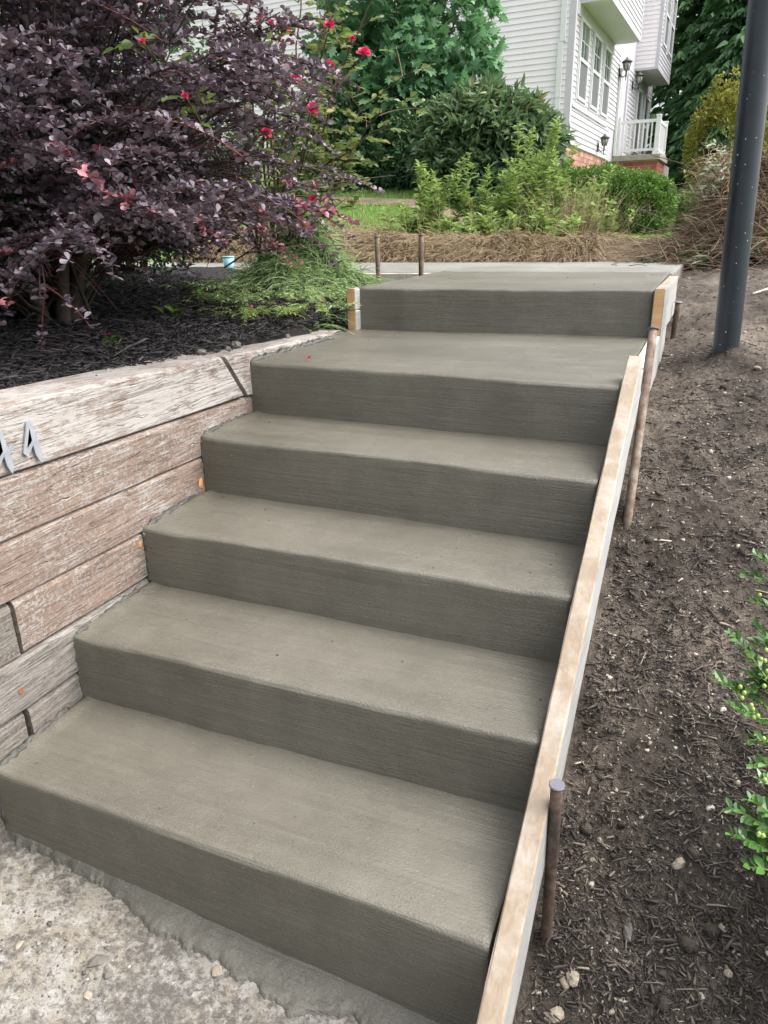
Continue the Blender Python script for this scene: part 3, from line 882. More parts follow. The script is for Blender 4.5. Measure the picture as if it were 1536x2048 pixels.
# door with pilasters
door = box("front_door", (.002, 5.48, .13), (.030, 6.18, 2.02), simple("white_door", (.66, .64, .68), .4), house)
for z in (.3, 1.1): box("door_panel", (.031, 5.58, z), (.040, 6.08, z + .65), M_TRIM2, door)
box("door_handle", (.031, 5.52, .98), (.07, 5.55, 1.02), M_BLACK, door)
for (a, b) in ((5.24, 5.32), (5.34, 5.46), (6.20, 6.34)): box("pilaster", (.0, a, .13), (.07, b, 2.10), M_TRIM2, house)
# downspouts
def spout(x, y, z0, z1, w=.085):
    p = box("downspout", (x - w / 2, y - .065, z0), (x + w / 2, y - .018, z1), M_TRIM, house)
    box("strap", (x - w / 2 - .01, y - .07, (z0 + z1) / 2), (x + w / 2 + .01, y - .017, (z0 + z1) / 2 + .03), M_TRIM, p)
    return p
spout(-.20, 0, 1.75, 6.3, .10); spout(-.225, -.01, -.12, 1.74, .10)
box("downspout", (.02, 5.10, .13), (.075, 5.19, 2.0), M_TRIM, house)
# brick base
def bricks(parent, origin, ax, outw, L, H, mat, zlim=None):
    """running bond of separate bricks, ax unit direction along wall, outw outward"""
    ax = np.array(ax, float); outw = np.array(outw, float)
    bl, bh, j = .262, .090, .014
    p = {}
    for typ, l in (("brick", bl), ("half", bl / 2 - j / 2)):
        V = []
        for (u, o, z) in ((0, -.04, 0), (l, -.04, 0), (l, .010, 0), (0, .010, 0), (0, -.04, bh), (l, -.04, bh), (l, .010, bh), (0, .010, bh)):
            V.append(ax * u + outw * o + np.array([0, 0, z]))
        me = bpy.data.meshes.new(typ); me.from_pydata([tuple(v) for v in V], [], [(0, 3, 2, 1), (4, 5, 6, 7), (0, 1, 5, 4), (1, 2, 6, 5), (2, 3, 7, 6), (3, 0, 4, 7)]); me.update(); me.materials.append(mat); p[typ] = (me, l)
    n = int(H / (bh + j)); cnt = 0
    for r in range(n):
        z = -(r + 1) * (bh + j); u = 0; first = r % 2
        while u < L - .02:
            typ = "half" if (first or L - u < bl) else "brick"; first = 0
            if L - u < p["half"][1] - .005: break
            me, l = p[typ]
            o = link(bpy.data.objects.new("brick", me)); o.parent = parent
            q = np.array(origin) + ax * u + outw * random.uniform(-.002, .002); q[2] += z
            o.location = tuple(q); u += l + j; cnt += 1
    return cnt
base = box("brick_base", (-13, .03, -2.2), (-.03, 11.4, -.02), M_MORTAR, house)
c1 = bricks(base, (-1.45, .03, -.02), (1, 0, 0), (0, -1, 0), 1.42, .62, M_BRICK)
c2 = bricks(base, (-.03, .04, -.02), (0, 1, 0), (1, 0, 0), 5.1, .64, M_BRICK_L)
box("brick_ledge", (-13, -.012, -.022), (-.001, .02, -.0115), M_TRIM2, house)
stoop = box("stoop", (.0, 5.22, -2.2), (1.10, 6.80, .0), M_MORTAR, house)
c3 = bricks(stoop, (.0, 5.22, -.015), (1, 0, 0), (0, -1, 0), 1.10, .95, M_BRICK)
c4 = bricks(stoop, (1.10, 5.22, -.015), (0, 1, 0), (1, 0, 0), 1.55, .95, M_BRICK)
box("stoop_slab", (.005, 5.13, .002), (1.17, 6.86, .132), M_CAPST, house, .008)
# railing
rail = box("railing", (.10, 5.24, .86), (.98, 5.30, .93), M_TRIM, house)
box("bottom_rail", (.12, 5.245, .22), (.98, 5.295, .28), M_TRIM, rail)
for i in range(8):
    x = .17 + i * .101; box("baluster", (x, 5.252, .28), (x + .034, 5.288, .86), M_TRIM, rail)
for (x, y) in ((.08, 5.27), (1.04, 5.27), (1.04, 6.74)):
    b = box("post", (x - .055, y - .055, .14), (x + .055, y + .055, .98), M_TRIM, rail)
    box("post_cap", (x - .065, y - .065, .98), (x + .065, y + .065, 1.02), M_TRIM, rail, .01)
    box("post_base", (x - .075, y - .075, .135), (x + .075, y + .075, .22), M_TRIM, rail)
box("side_rail", (1.01, 5.33, .86), (1.07, 6.69, .93), M_TRIM, rail); box("side_rail", (1.015, 5.33, .22), (1.065, 6.69, .28), M_TRIM, rail)
for i in range(12):
    y = 5.40 + i * .105; box("baluster", (1.024, y, .28), (1.056, y + .034, .86), M_TRIM, rail)
def hull(name, V, mat, parent):
    return build(name, V, [(0, 3, 2, 1), (4, 5, 6, 7), (0, 1, 5, 4), (1, 2, 6, 5), (2, 3, 7, 6), (3, 0, 4, 7)], mat, parent)
hull("stair_rail", [(1.10, 6.72, -.9), (1.20, 6.72, -1.0), (1.20, 6.78, -1.0), (1.10, 6.78, -.9), (1.09, 6.72, .0), (1.24, 6.72, -.1), (1.24, 6.78, -.1), (1.09, 6.78, .0)], M_TRIM, rail)
# wall lanterns
def wlamp(y, z, s=1.0):
    t = box("wall_lantern", (.016, y - .03 * s, z - .12 * s), (.035, y + .03 * s, z + .06 * s), M_BLACK, house)
    pts = [(.03, y, z - .06 * s), (.10 * s, y, z - .12 * s), (.17 * s, y, z - .08 * s), (.16 * s, y, z)]
    closed_tube("arm", pts, .012 * s, M_BLACK, t, 6)
    closed_tube("finial_drop", [(.16 * s, y, z - .19 * s), (.16 * s, y, z)], [.006 * s, .018 * s], M_BLACK, t, 6)
    closed_tube("lamp_glass", [(.16 * s, y, z), (.16 * s, y, z + .15 * s)], [.045 * s, .085 * s], M_LGLASS, t, 6)
    for i in range(6):
        a = i * math.pi / 3
        closed_tube("rib", [(.16 * s + .047 * s * math.cos(a), y + .047 * s * math.sin(a), z), (.16 * s + .088 * s * math.cos(a), y + .088 * s * math.sin(a), z + .15 * s)], .006 * s, M_BLACK, t, 4)
    closed_tube("lamp_cap", [(.16 * s, y, z + .15 * s), (.16 * s, y, z + .165 * s), (.16 * s, y, z + .215 * s), (.16 * s, y, z + .25 * s)], [.11 * s, .115 * s, .03 * s, .012 * s], M_BLACK, t, 6)
wlamp(3.08, 3.02 - zo, 1.0); wlamp(5.06, 4.83 - zo, 1.15); wlamp(7.25, 4.86 - zo, 1.15)
hull("gutter", [(-13.3, -.12, 6.25), (.12, -.12, 6.25), (.12, 11.6, 6.25), (-13.3, 11.6, 6.25), (-13.3, -.12, 6.4), (.12, -.12, 6.4), (.12, 11.6, 6.4), (-13.3, 11.6, 6.4)], M_TRIM, house)
build("roof", [(-13.4, -.3, 6.401), (.6, -.3, 6.401), (.6, 11.7, 6.401), (-13.4, 11.7, 6.401), (-13.4, 5.7, 9.4), (.6, 5.7, 9.4)], [(0, 1, 5, 4), (2, 3, 4, 5), (1, 2, 5), (3, 0, 4), (0, 3, 2, 1)], M_ROOF, house)
print('bricks', c1 + c2, c3 + c4)

# a second white stair railing farther right
hr = empty("white_stair_railing", (.10, 14.0, 1.55), 0, "white sloping stair handrail seen left of the black lamp post, beyond the hedge", "railing")
hull("newel_post", [(-.12, 0, -.5), (0, 0, -.5), (0, .1, -.5), (-.12, .1, -.5), (-.12, 0, .27), (0, 0, .27), (0, .1, .27), (-.12, .1, .27)], M_TRIM, hr)
hull("newel_cap", [(-.14, -.02, .272), (.02, -.02, .272), (.02, .12, .272), (-.14, .12, .272), (-.13, -.01, .31), (.01, -.01, .31), (.01, .11, .31), (-.13, .11, .31)], M_TRIM, hr)
hull("handrail", [(-.07, .12, .20), (.03, .12, .20), (.22, 1.2, .75), (.12, 1.2, .75), (-.07, .12, .30), (.03, .12, .30), (.22, 1.2, .87), (.12, 1.2, .87)], M_TRIM, hr)
# ------------------------------------------------------------------ vegetation
L_BARB = leafmat("barberry_leaf", [(0, (0.0470, 0.0381, 0.0515)), (0.45, (0.1210, 0.0963, 0.1210)), (0.80, (0.2072, 0.1680, 0.2038)), (0.94, (0.2240, 0.1400, 0.1680)), (0.955, (0.2464, 0.0728, 0.0952)), (1, (0.3808, 0.1456, 0.1792))], .46, .12, .6)
L_GRN_DK = leafmat("dark_green_leaf", [(0, (0.0220, 0.0550, 0.0256)), (0.6, (0.0550, 0.1192, 0.0458)), (1, (0.1100, 0.2201, 0.0734))], .45, .25)
L_OAK = leafmat("lobed_tree_leaf", [(0, (0.0332, 0.0915, 0.0465)), (0.5, (0.0832, 0.1995, 0.0998)), (0.9, (0.1663, 0.3326, 0.1415)), (1, (0.2661, 0.4324, 0.1663))], .5, .3)
L_RHOD = leafmat("long_shrub_leaf", [(0, (0.0390, 0.0754, 0.0338)), (0.6, (0.0845, 0.1495, 0.0650)), (0.94, (0.1560, 0.2340, 0.1040)), (1, (0.2860, 0.1950, 0.0780))], .45, .25)
L_WEED = leafmat("weed_leaf", [(0, (0.10, 0.16, 0.04)), (0.6, (0.23, 0.33, 0.09)), (1, (0.42, 0.48, 0.18))], .55, .35)
L_HEDGE = leafmat("hedge_leaf", [(0, (0.0403, 0.0978, 0.0138)), (0.6, (0.0862, 0.1782, 0.0253)), (1, (0.1610, 0.2760, 0.0517))], .5, .3)
L_BOX = leafmat("boxwood_leaf", [(0, (0.030, 0.085, 0.018)), (0.6, (0.060, 0.15, 0.030)), (1, (0.11, 0.23, 0.05))], .3, .22, .6)
L_ROSE = leafmat("rose_leaf", [(0, (0.0450, 0.0900, 0.0350)), (0.6, (0.1100, 0.1700, 0.0600)), (0.9, (0.2000, 0.2400, 0.0600)), (1, (0.3800, 0.2000, 0.0600))], .4, .35)
L_PETAL = leafmat("rose_petal", [(0, (0.42, 0.006, 0.06)), (1, (0.70, 0.03, 0.14))], .5, .3)
L_CONI = leafmat("conifer_spray", [(0, (0.0269, 0.0762, 0.0314)), (0.6, (0.0627, 0.1568, 0.0538)), (1, (0.1232, 0.2464, 0.0784))], .7, .2)
L_YEL = leafmat("yellowing_leaf", [(0, (0.0828, 0.1104, 0.0184)), (0.6, (0.2024, 0.2024, 0.0322)), (1, (0.3312, 0.2852, 0.0552))], .6, .3)
L_GRASS = leafmat("grass_blade", [(0, (0.0900, 0.1950, 0.0300)), (0.7, (0.1800, 0.3300, 0.0600)), (1, (0.3300, 0.4200, 0.1200))], .5, .35)
L_DRY = leafmat("dry_grass", [(0, (0.1760, 0.1210, 0.0715)), (0.5, (0.3520, 0.2640, 0.1540)), (1, (0.5720, 0.4730, 0.2970))], .7, .2)
L_CUT = leafmat("wilting_cut_grass", [(0, (0.0858, 0.1573, 0.0501)), (0.6, (0.2717, 0.4004, 0.1573)), (1, (0.6006, 0.6864, 0.4004))], .55, .3)
L_PALE = leafmat("pale_underside_leaf", [(0, (0.22, 0.28, 0.16)), (1, (0.45, 0.50, 0.38))], .5, .3)

def rdir(n, zmin=-1, zmax=1):
    z = rng.uniform(zmin, zmax, n); a = rng.uniform(0, 2 * math.pi, n); s = np.sqrt(1 - z * z)
    return np.stack([s * np.cos(a), s * np.sin(a), z], -1)
def up_jit(n, j=.5):
    return nrm(np.array([0, 0, 1.]) + rng.normal(0, j, (n, 3)))

def bezier(p0, p1, p2, n):
    t = np.linspace(0, 1, n)[:, None]
    return (1 - t) ** 2 * p0 + 2 * t * (1 - t) * p1 + t * t * p2

# --- purple barberry -------------------------------------------------
def barberry():
    root = empty("purple_shrub", (-2.25, 2.15, .98), 0, "big dark purple leaved shrub arching over the timber wall", "shrub")
    O = np.array([-2.25, 2.15, .98]); Cc = np.array([-2.15, 2.10, 1.72]) - O; RA = np.array([1.02, 1.05, .95])
    lines, P, D, Lz, Rn, tw = [], [], [], [], [], []
    nb = 270
    for b in range(nb):
        az = 2 * math.pi * (b * .61803 + rng.uniform(-.05, .05))
        el = rng.uniform(-.80, .95)
        e = np.array([math.cos(az) * math.sqrt(max(0, 1 - el * el)), math.sin(az) * math.sqrt(max(0, 1 - el * el)), el])
        tip = Cc + e * RA * rng.uniform(.74, 1.08) * np.array([1, 1, 1.0]) * (1 - .22 * max(0, el) ** 1.3)
        low = .08 if math.cos(az - 4.4) > .3 else .30
        tip[2] = max(tip[2], low + rng.uniform(0, .1))
        st = rng.normal(0, .06, 3); st[2] = 0
        mid = (st + tip) * .5 + np.array([0, 0, rng.uniform(.15, .45)]) * np.linalg.norm(tip)
        n = 16
        pts = bezier(st, mid, tip, n); pts[1:] += rng.normal(0, .006, (n - 1, 3))
        if b % 5 == 0: lines.append((pts, np.linspace(.007, .002, n)))
        else: lines.append((pts[6:], np.linspace(.004, .0018, n - 6)))
        tipred = rng.random() < (.20 if math.cos(az - .3) > .3 else .07)
        # side twigs on the outer part, held in flat layers
        for i in range(5, n):
            for rep in range(2):
                p = pts[i - 1] + (pts[i] - pts[i - 1]) * rng.random()
                d0 = nrm(pts[i] - pts[i - 1])
                dd = nrm(d0 * .6 + rdir(1, -.35, .45)[0] * .9)
                L = rng.uniform(.10, .26) * (.6 + .5 * i / n)
                m_ = max(3, int(L / .024))
                q = p + np.outer(np.linspace(0, 1, m_ + 1), dd * L); q[:, 2] -= .10 * L * np.linspace(0, 1, m_ + 1) ** 2 * 3
                tw.append((q, np.linspace(.0019, .0009, m_ + 1)))
                for k in range(m_ + 1):
                    cnt = rng.integers(4, 7)
                    red = tipred and k > m_ - 4 and i > n - 4
                    for c in range(cnt):
                        ld = nrm(dd * .45 + rdir(1, -.25, .8)[0])
                        P.append(q[k]); D.append(ld); Lz.append(min(.027, rng.gamma(7, .0024) + .003)); Rn.append(.95 + .05 * rng.random() if red else min(.93, rng.beta(2, 2.2)))
    # long red shoots poking out on the right
    for (a, b_, c) in (((-1.75, 2.55, 1.15), (-1.55, 2.65, 1.28), (-1.315, 2.72, 1.43)), ((-1.7, 2.75, 1.40), (-1.45, 2.95, 1.47), (-1.22, 3.05, 1.485)), ((-1.75, 2.7, 1.20), (-1.5, 2.85, 1.24), (-1.42, 3.0, 1.215)),
                       ((-1.75, 2.2, 1.98), (-1.55, 2.3, 2.05), (-1.38, 2.4, 2.10))):
        a, b_, c = (np.array(v) - O for v in (a, b_, c)); pts = bezier(a, b_, c, 14)
        lines.append((pts, np.linspace(.0035, .0015, 14)))
        for i in range(2, 14):
            for _ in range(4):
                P.append(pts[i]); D.append(nrm(rdir(1)[0])); Lz.append(rng.uniform(.006, .014)); Rn.append(.955)
    P = np.array(P); D = np.array(D); Lz = np.array(Lz); Rn = np.array(Rn)
    # open pockets: clumpy crown with gaps
    k = np.array([noise.noise(Vector(p * 3.1)) for p in P])
    r = np.linalg.norm((P - Cc) / RA, axis=1)
    keep = ((k > -.24) | (r < .5)) & (P[:, 2] > .0)
    P, D, Lz, Rn = P[keep], D[keep], Lz[keep], Rn[keep]
    fo = scatter("foliage", T_OBOV, P, D, up_jit(len(P), .45), Lz, Lz * .95, L_BARB, root, rnd=Rn)
    tag(fo, kind='stuff')
    for nme, l_ in (("branches", lines), ("twigs", tw)):
        tag(tubes(nme, l_, M_STEM_RED if nme == 'twigs' else M_BARK, root, 4), kind='stuff')
    for i in range(5):
        a = rng.uniform(0, 6.28); e = np.array([math.cos(a) * .5, math.sin(a) * .5, .75])
        pts = bezier(np.array([math.cos(a) * .05, math.sin(a) * .05, -.1]), np.array([math.cos(a) * .12, math.sin(a) * .12, .35]), e, 9)
        closed_tube("trunk", pts, list(np.linspace(.028, .011, 9)), M_BARK, root, 8)
    print('barberry leaves', len(P))
barberry()

def leafy(name, label, cat, base, cen, rad, n, tmpl, Lr, wr, mat, group=None, shell=.55, clump=3.0, thr=-.1, flat=1.0, upj=.6, trunk=None, bark=M_BARK, sq=1.0, down=0.0, zmin=None):
    """shrub or tree crown of leaf clusters inside an ellipsoid shell, on limbs"""
    root = empty(name, base, 0, label, cat, group)
    base = np.array(base, float); cen = np.array(cen, float) - base; rad = np.array(rad, float)
    u = rdir(n)
    rr_ = rng.uniform(shell ** 3, 1, n) ** (1 / 3)
    ns = np.array([noise.noise(Vector(v * 2.3) + Vector(base)) for v in u])
    if sq != 1.0:
        u = np.sign(u) * np.abs(u) ** sq
    p = cen + u * rad * (rr_ * (1 + .16 * ns))[:, None]
    if clump: 
        k = np.array([noise.noise(Vector((q + base) * clump)) for q in p]); p = p[k > thr]; u = u[k > thr]
    if zmin is not None:
        kk = p[:, 2] > zmin; p, u = p[kk], u[kk]
    # leaves come in small fans sharing a twig end
    m_ = 5
    pp = np.repeat(p, m_, axis=0); uu = np.repeat(nrm(u * [1, 1, flat]), m_, axis=0)
    d = nrm(uu * .7 + rdir(len(pp)) * .8 + np.array([0, 0, -down]))
    L = rng.uniform(*Lr, len(pp))
    pp = pp + rdir(len(pp)) * L[:, None] * .35
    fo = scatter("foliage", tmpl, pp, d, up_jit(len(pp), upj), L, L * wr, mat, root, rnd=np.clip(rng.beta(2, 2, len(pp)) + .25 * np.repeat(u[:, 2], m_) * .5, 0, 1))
    tag(fo, kind='stuff')
    if trunk:
        r0, lean = trunk
        pts = [np.array([0, 0, -.15]), np.array([0, 0, cen[2] * .5]) + np.array(lean) * .5, cen + np.array(lean), cen + np.array([0, 0, rad[2] * .7])]
        pts = [np.array(q) for q in pts]; cur = bezier(pts[0], pts[1] , pts[2], 8).tolist() + [pts[3].tolist()]
        closed_tube("trunk", cur, list(np.linspace(r0, r0 * .25, 9)), bark, root, 8)
        lines = []
        for i in range(26):
            e = cen + rdir(1, -.5, .9)[0] * rad * .85
            s = np.array(cur[rng.integers(1, 8)])
            lines.append((bezier(s, (s + e) / 2 + [0, 0, .12 * rad[2]], e, 7), np.linspace(r0 * .35, r0 * .08, 7)))
        tag(tubes("limbs", lines, bark, root, 4), kind='stuff')
    else:
        lines = []
        for i in range(30):
            e = cen + rdir(1, -.6, .9)[0] * rad * .9
            s = np.array([rng.normal(0, .08), rng.normal(0, .08), -.05])
            lines.append((bezier(s, (s + e) / 2 + [0, 0, .1], e, 6), np.linspace(.014, .004, 6)))
        tag(tubes("stems", lines, bark, root, 4), kind='stuff')
    return root

# green shrub mixed in behind the purple one
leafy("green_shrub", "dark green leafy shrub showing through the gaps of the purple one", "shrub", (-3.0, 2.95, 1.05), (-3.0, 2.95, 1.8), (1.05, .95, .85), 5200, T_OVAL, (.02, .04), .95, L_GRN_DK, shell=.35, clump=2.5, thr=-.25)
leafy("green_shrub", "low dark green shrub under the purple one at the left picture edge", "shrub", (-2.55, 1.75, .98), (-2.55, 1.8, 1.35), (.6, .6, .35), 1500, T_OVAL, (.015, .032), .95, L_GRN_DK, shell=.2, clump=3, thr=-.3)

# --- rose bush ---------------------------------------------------------
def rosebush():
    O = np.array([-2.15, 3.55, 1.08])
    root = empty("rose_bush", tuple(O), 0, "leggy rose bush with red blooms behind the purple shrub", "rose bush")
    flowers = [(-1.473, 2.642, 1.95, 0.026), (-1.477, 2.498, 1.802, 0.027), (-1.441, 2.639, 1.782, 0.025), (-1.524, 3.088, 1.9, 0.027), (-1.543, 3.155, 2.063, 0.024), (-1.468, 3.321, 1.984, 0.03), (-1.507, 2.901, 1.727, 0.025), (-1.501, 2.518, 1.607, 0.022), (-1.49, 2.829, 1.403, 0.014), (-1.473, 2.437, 1.823, 0.014), (-1.486, 2.65, 1.893, 0.012), (-1.459, 2.536, 1.938, 0.011), (-1.506, 3.291, 2.041, 0.013), (-1.365, 1.881, 1.626, 0.01), (-1.396, 1.769, 1.735, 0.01)]
    lines, P, D = [], [], []
    M_CAL = L_ROSE
    def leafset(pts, k0=2):
        for i in range(k0, len(pts)):
            for _ in range(2):
                if rng.random() < (.62 if pts[i][2] < .75 else .36):
                    side = nrm(rdir(1, -.3, .6)[0])
                    for q in (.025, .05, .075):
                        for s in (-1, 1) if q < .07 else (1,):
                            P.append(pts[i] + side * q); D.append(nrm(side + .8 * s * np.cross(side, [0, 0, 1]) * (q < .07)))
    for (x, y, z, r) in flowers:
        r = r * .95
        e = np.array([x, y, z]) - O
        s = rng.normal(0, .05, 3); s[2] = 0
        mid = (s + e) / 2 + np.array([rng.uniform(-.2, .05), rng.uniform(-.1, .2), .25])
        pts = bezier(s, mid, e, 18); lines.append((pts, np.linspace(.007, .0025, 18)))
        leafset(pts, 6)
        f = empty("bloom", tuple(e)); f.parent = root
        n = 16
        i = np.arange(n); a = i * 2.4; t = i / n
        ax = nrm(np.array([.5, -.8, .35]) + rng.normal(0, .25, 3))
        b1 = nrm(np.cross(ax, [0, 0, 1.])); b2 = np.cross(ax, b1)
        rad_ = np.cos(a)[:, None] * b1 + np.sin(a)[:, None] * b2
        d = nrm(rad_ * (1.25 - t[:, None]) + ax * (.25 + 1.3 * t[:, None]))
        pet = scatter("petals", T_OBOV, np.zeros((n, 3)), d, nrm(ax + rad_ * -.6), r * (1.25 - .55 * t), r * 1.5 * (1 - .4 * t), L_PETAL, f, rnd=rng.random(n))
        closed_tube("calyx", [-ax * .012, ax * .002], [.003, .007], M_STEM_GR, f, 6)
    tops = [(-1.62, 3.4, 2.5), (-1.72, 3.3, 2.45), (-1.5, 3.5, 2.4), (-1.85, 3.2, 2.5), (-1.42, 3.4, 1.78), (-1.35, 3.35, 1.72), (-1.50, 3.1, 1.45), (-1.30, 3.5, 1.95), (-1.55, 3.3, 1.6), (-1.6, 3.3, 1.35), (-1.45, 3.45, 2.25), (-1.7, 3.5, 2.2)]
    for t_ in tops:
        e = np.array(t_) - O; s = rng.normal(0, .05, 3); s[2] = 0
        mid = (s + e) / 2 + np.array([rng.uniform(-.2, .1), rng.uniform(-.1, .2), .2])
        pts = bezier(s, mid, e, 18); pts += rng.normal(0, .006, pts.shape)
        lines.append((pts, np.linspace(.007, .0022, 18))); leafset(pts, 7)
        for _ in range(5):
            k = rng.integers(6, 17); q = pts[k] + rdir(1, -.1, .8)[0] * rng.uniform(.08, .22)
            sub = bezier(pts[k], (pts[k] + q) / 2 + [0, 0, .02], q, 5); lines.append((sub, np.linspace(.003, .001, 5))); leafset(sub, 2)
    P = np.array(P); D = np.array(D); L = rng.uniform(.022, .045, len(P))
    tag(scatter("foliage", T_OVAL, P, D, up_jit(len(P), .6), L, L * 1.1, L_ROSE, root), kind='stuff')
    tag(tubes("canes", lines, M_STEM_BR, root, 5), kind='stuff')
rosebush()

# --- tree and shrubs by the house ----------------------------------------
def tz(x, y): return lawn_z(x, y)
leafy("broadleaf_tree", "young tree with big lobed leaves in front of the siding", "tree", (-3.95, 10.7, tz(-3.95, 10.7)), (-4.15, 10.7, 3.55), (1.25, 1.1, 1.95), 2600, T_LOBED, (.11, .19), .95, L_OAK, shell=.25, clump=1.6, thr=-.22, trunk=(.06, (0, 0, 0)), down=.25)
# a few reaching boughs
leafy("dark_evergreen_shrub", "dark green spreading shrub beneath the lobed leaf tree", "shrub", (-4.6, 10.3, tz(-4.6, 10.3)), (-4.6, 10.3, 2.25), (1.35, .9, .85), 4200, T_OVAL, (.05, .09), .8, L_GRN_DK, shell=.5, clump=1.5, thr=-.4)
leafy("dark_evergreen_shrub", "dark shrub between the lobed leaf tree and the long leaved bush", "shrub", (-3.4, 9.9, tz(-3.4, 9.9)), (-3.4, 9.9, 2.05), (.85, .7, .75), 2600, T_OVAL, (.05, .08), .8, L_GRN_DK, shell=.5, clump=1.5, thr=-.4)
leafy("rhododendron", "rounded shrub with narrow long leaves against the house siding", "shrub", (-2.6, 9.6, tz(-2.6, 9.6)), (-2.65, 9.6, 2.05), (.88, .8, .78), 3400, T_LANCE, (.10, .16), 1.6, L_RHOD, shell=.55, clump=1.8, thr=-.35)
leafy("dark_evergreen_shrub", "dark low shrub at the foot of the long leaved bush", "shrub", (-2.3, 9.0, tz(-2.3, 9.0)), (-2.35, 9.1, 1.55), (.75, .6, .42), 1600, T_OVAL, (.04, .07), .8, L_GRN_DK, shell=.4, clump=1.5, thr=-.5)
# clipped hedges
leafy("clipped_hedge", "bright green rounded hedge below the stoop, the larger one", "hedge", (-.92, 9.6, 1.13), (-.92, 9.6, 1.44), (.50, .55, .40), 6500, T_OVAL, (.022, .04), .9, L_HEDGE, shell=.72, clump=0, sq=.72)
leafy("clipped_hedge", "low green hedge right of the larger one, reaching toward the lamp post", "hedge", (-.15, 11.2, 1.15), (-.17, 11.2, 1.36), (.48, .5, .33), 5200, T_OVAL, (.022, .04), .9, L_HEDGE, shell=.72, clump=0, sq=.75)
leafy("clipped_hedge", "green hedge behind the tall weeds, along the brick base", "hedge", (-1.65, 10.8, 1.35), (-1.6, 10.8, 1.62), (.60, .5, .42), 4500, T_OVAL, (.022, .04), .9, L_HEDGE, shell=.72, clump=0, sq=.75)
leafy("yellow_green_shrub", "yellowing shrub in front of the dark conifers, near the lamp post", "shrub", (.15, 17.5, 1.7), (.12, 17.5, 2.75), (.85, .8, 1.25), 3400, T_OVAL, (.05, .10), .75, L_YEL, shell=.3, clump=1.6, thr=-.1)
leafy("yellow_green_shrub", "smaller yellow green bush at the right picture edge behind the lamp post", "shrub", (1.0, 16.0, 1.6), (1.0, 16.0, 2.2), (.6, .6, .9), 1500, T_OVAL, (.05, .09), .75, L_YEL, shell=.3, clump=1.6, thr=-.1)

# --- conifers ---------------------------------------------------------------
def conifer(x, y, h, r, label, seed):
    z0 = 1.6
    root = empty("conifer", (x, y, z0), 0, label, "conifer", "dark conifers behind the houses")
    closed_tube("trunk", [(0, 0, -.3), (0, 0, h * .5), (0, 0, h)], [.22, .12, .02], M_BARK, root, 8)
    P, D = [], []; lines = []
    nb = int(h * 22)
    for i in range(nb):
        t = i / nb; z = .3 + t * (h - .4); L = r * (1 - t) ** .75 * rng.uniform(.75, 1.1) + .12
        a = i * 2.399 + rng.uniform(-.2, .2); o = np.array([math.cos(a), math.sin(a), 0])
        e = o * L + [0, 0, z - L * rng.uniform(.15, .35)]
        pts = bezier(np.array([0, 0, z]), np.array([0, 0, z]) + o * L * .55 + [0, 0, .06], e, 8)
        lines.append((pts[:6], np.linspace(.03, .008, 6)))
        for k in range(1, 8):
            m_ = int(7 * L) + 3
            for _ in range(m_):
                P.append(pts[k] + rng.normal(0, .06, 3)); s = np.cross(o, [0, 0, 1.]) * rng.uniform(-1, 1)
                D.append(nrm(o * .7 + s + np.array([0, 0, -.35])))
    P = np.array(P); D = np.array(D)
    L = rng.uniform(.16, .38, len(P))
    cl = np.array([noise.noise(Vector(p * .9)) for p in P]) * .5
    tag(scatter("foliage", T_SPRAY, P, D, up_jit(len(P), .45), L, L * .9, L_CONI, root, rnd=np.clip(rng.beta(2, 2, len(P)) + cl, 0, 1)), kind='stuff')
    tag(tubes("boughs", lines, M_BARK, root, 4), kind='stuff')
for i, (x, y, h, r, lab) in enumerate([
        (.3, 29, 10.5, 2.6, "tall dark conifer directly right of the house corner"),
        (2.2, 27, 9.5, 2.5, "tall dark conifer behind the lamp post"),
        (-1.2, 33, 11.5, 2.8, "dark conifer farther back, partly hidden by the house"),
        (4.4, 30, 10, 2.7, "dark conifer at the right picture edge"),
        (1.3, 34, 12.5, 2.9, "tallest conifer rising behind the two nearer ones"),
        (.2, 24.5, 4.6, 1.8, "short conifer whose boughs hang low behind the hedge"),
        (2.0, 22, 4.0, 1.6, "short broad conifer behind the yellowing shrub")]):
    conifer(x, y, h, r, lab, i)

# --- grasses -------------------------------------------------------------
def blades(name, label, fn, n, hr, wr, mat, area, lean=.35, cat='grass', keep=None):
    x = rng.uniform(area[0], area[1], n); y = rng.uniform(area[2], area[3], n)
    if keep is not None: kk = keep(x, y); x, y = x[kk], y[kk]
    z = np.array([fn(a, b) for a, b in zip(x, y)]); N = len(x)
    d = nrm(np.array([0, 0, 1.]) + rng.normal(0, lean, (N, 3)) * [1, 1, .1])
    o = scatter(name, T_BLADE, np.stack([x, y, z - .004], -1), d, rdir(N, -.2, .2), rng.uniform(*hr, N), rng.uniform(*wr, N), mat, None, H=rng.uniform(*hr, N))
    tag(o, label, cat, None, 'stuff'); return o
blades("lawn_grass", "short green lawn grass behind the walkway", lambda x, y: lawn_z(x, y), 70000, (.03, .07), (.004, .009), L_GRASS, (-6.5, -.2, 6.4, 11.5), .4,
       keep=lambda x, y: (x > -.62 * y - 1.5) & (np.abs((y - 8.35) + .35 * (x + 3.0)) > .28 * (np.abs(np.sin(x * 1.7)) * .3 + .75)))
# worn bare strip across the lawn
V, Fc = [], []
for i in range(60):
    x = -7 + i * .1; yc = 8.35 - .35 * (x + 3.0)
    for j in range(7):
        y = yc + (j - 3) * .085; V.append((x, y, lawn_z(x, y) + .010 + .012 * (1 - abs(j - 3) / 3)))
for i in range(59):
    for j in range(6): Fc.append((i * 7 + j, (i + 1) * 7 + j, (i + 1) * 7 + j + 1, i * 7 + j + 1))
tag(build("bare_strip", V, Fc, M_DIRT, None, True), "worn strip of bare tan earth crossing the lawn", None, None, 'structure')

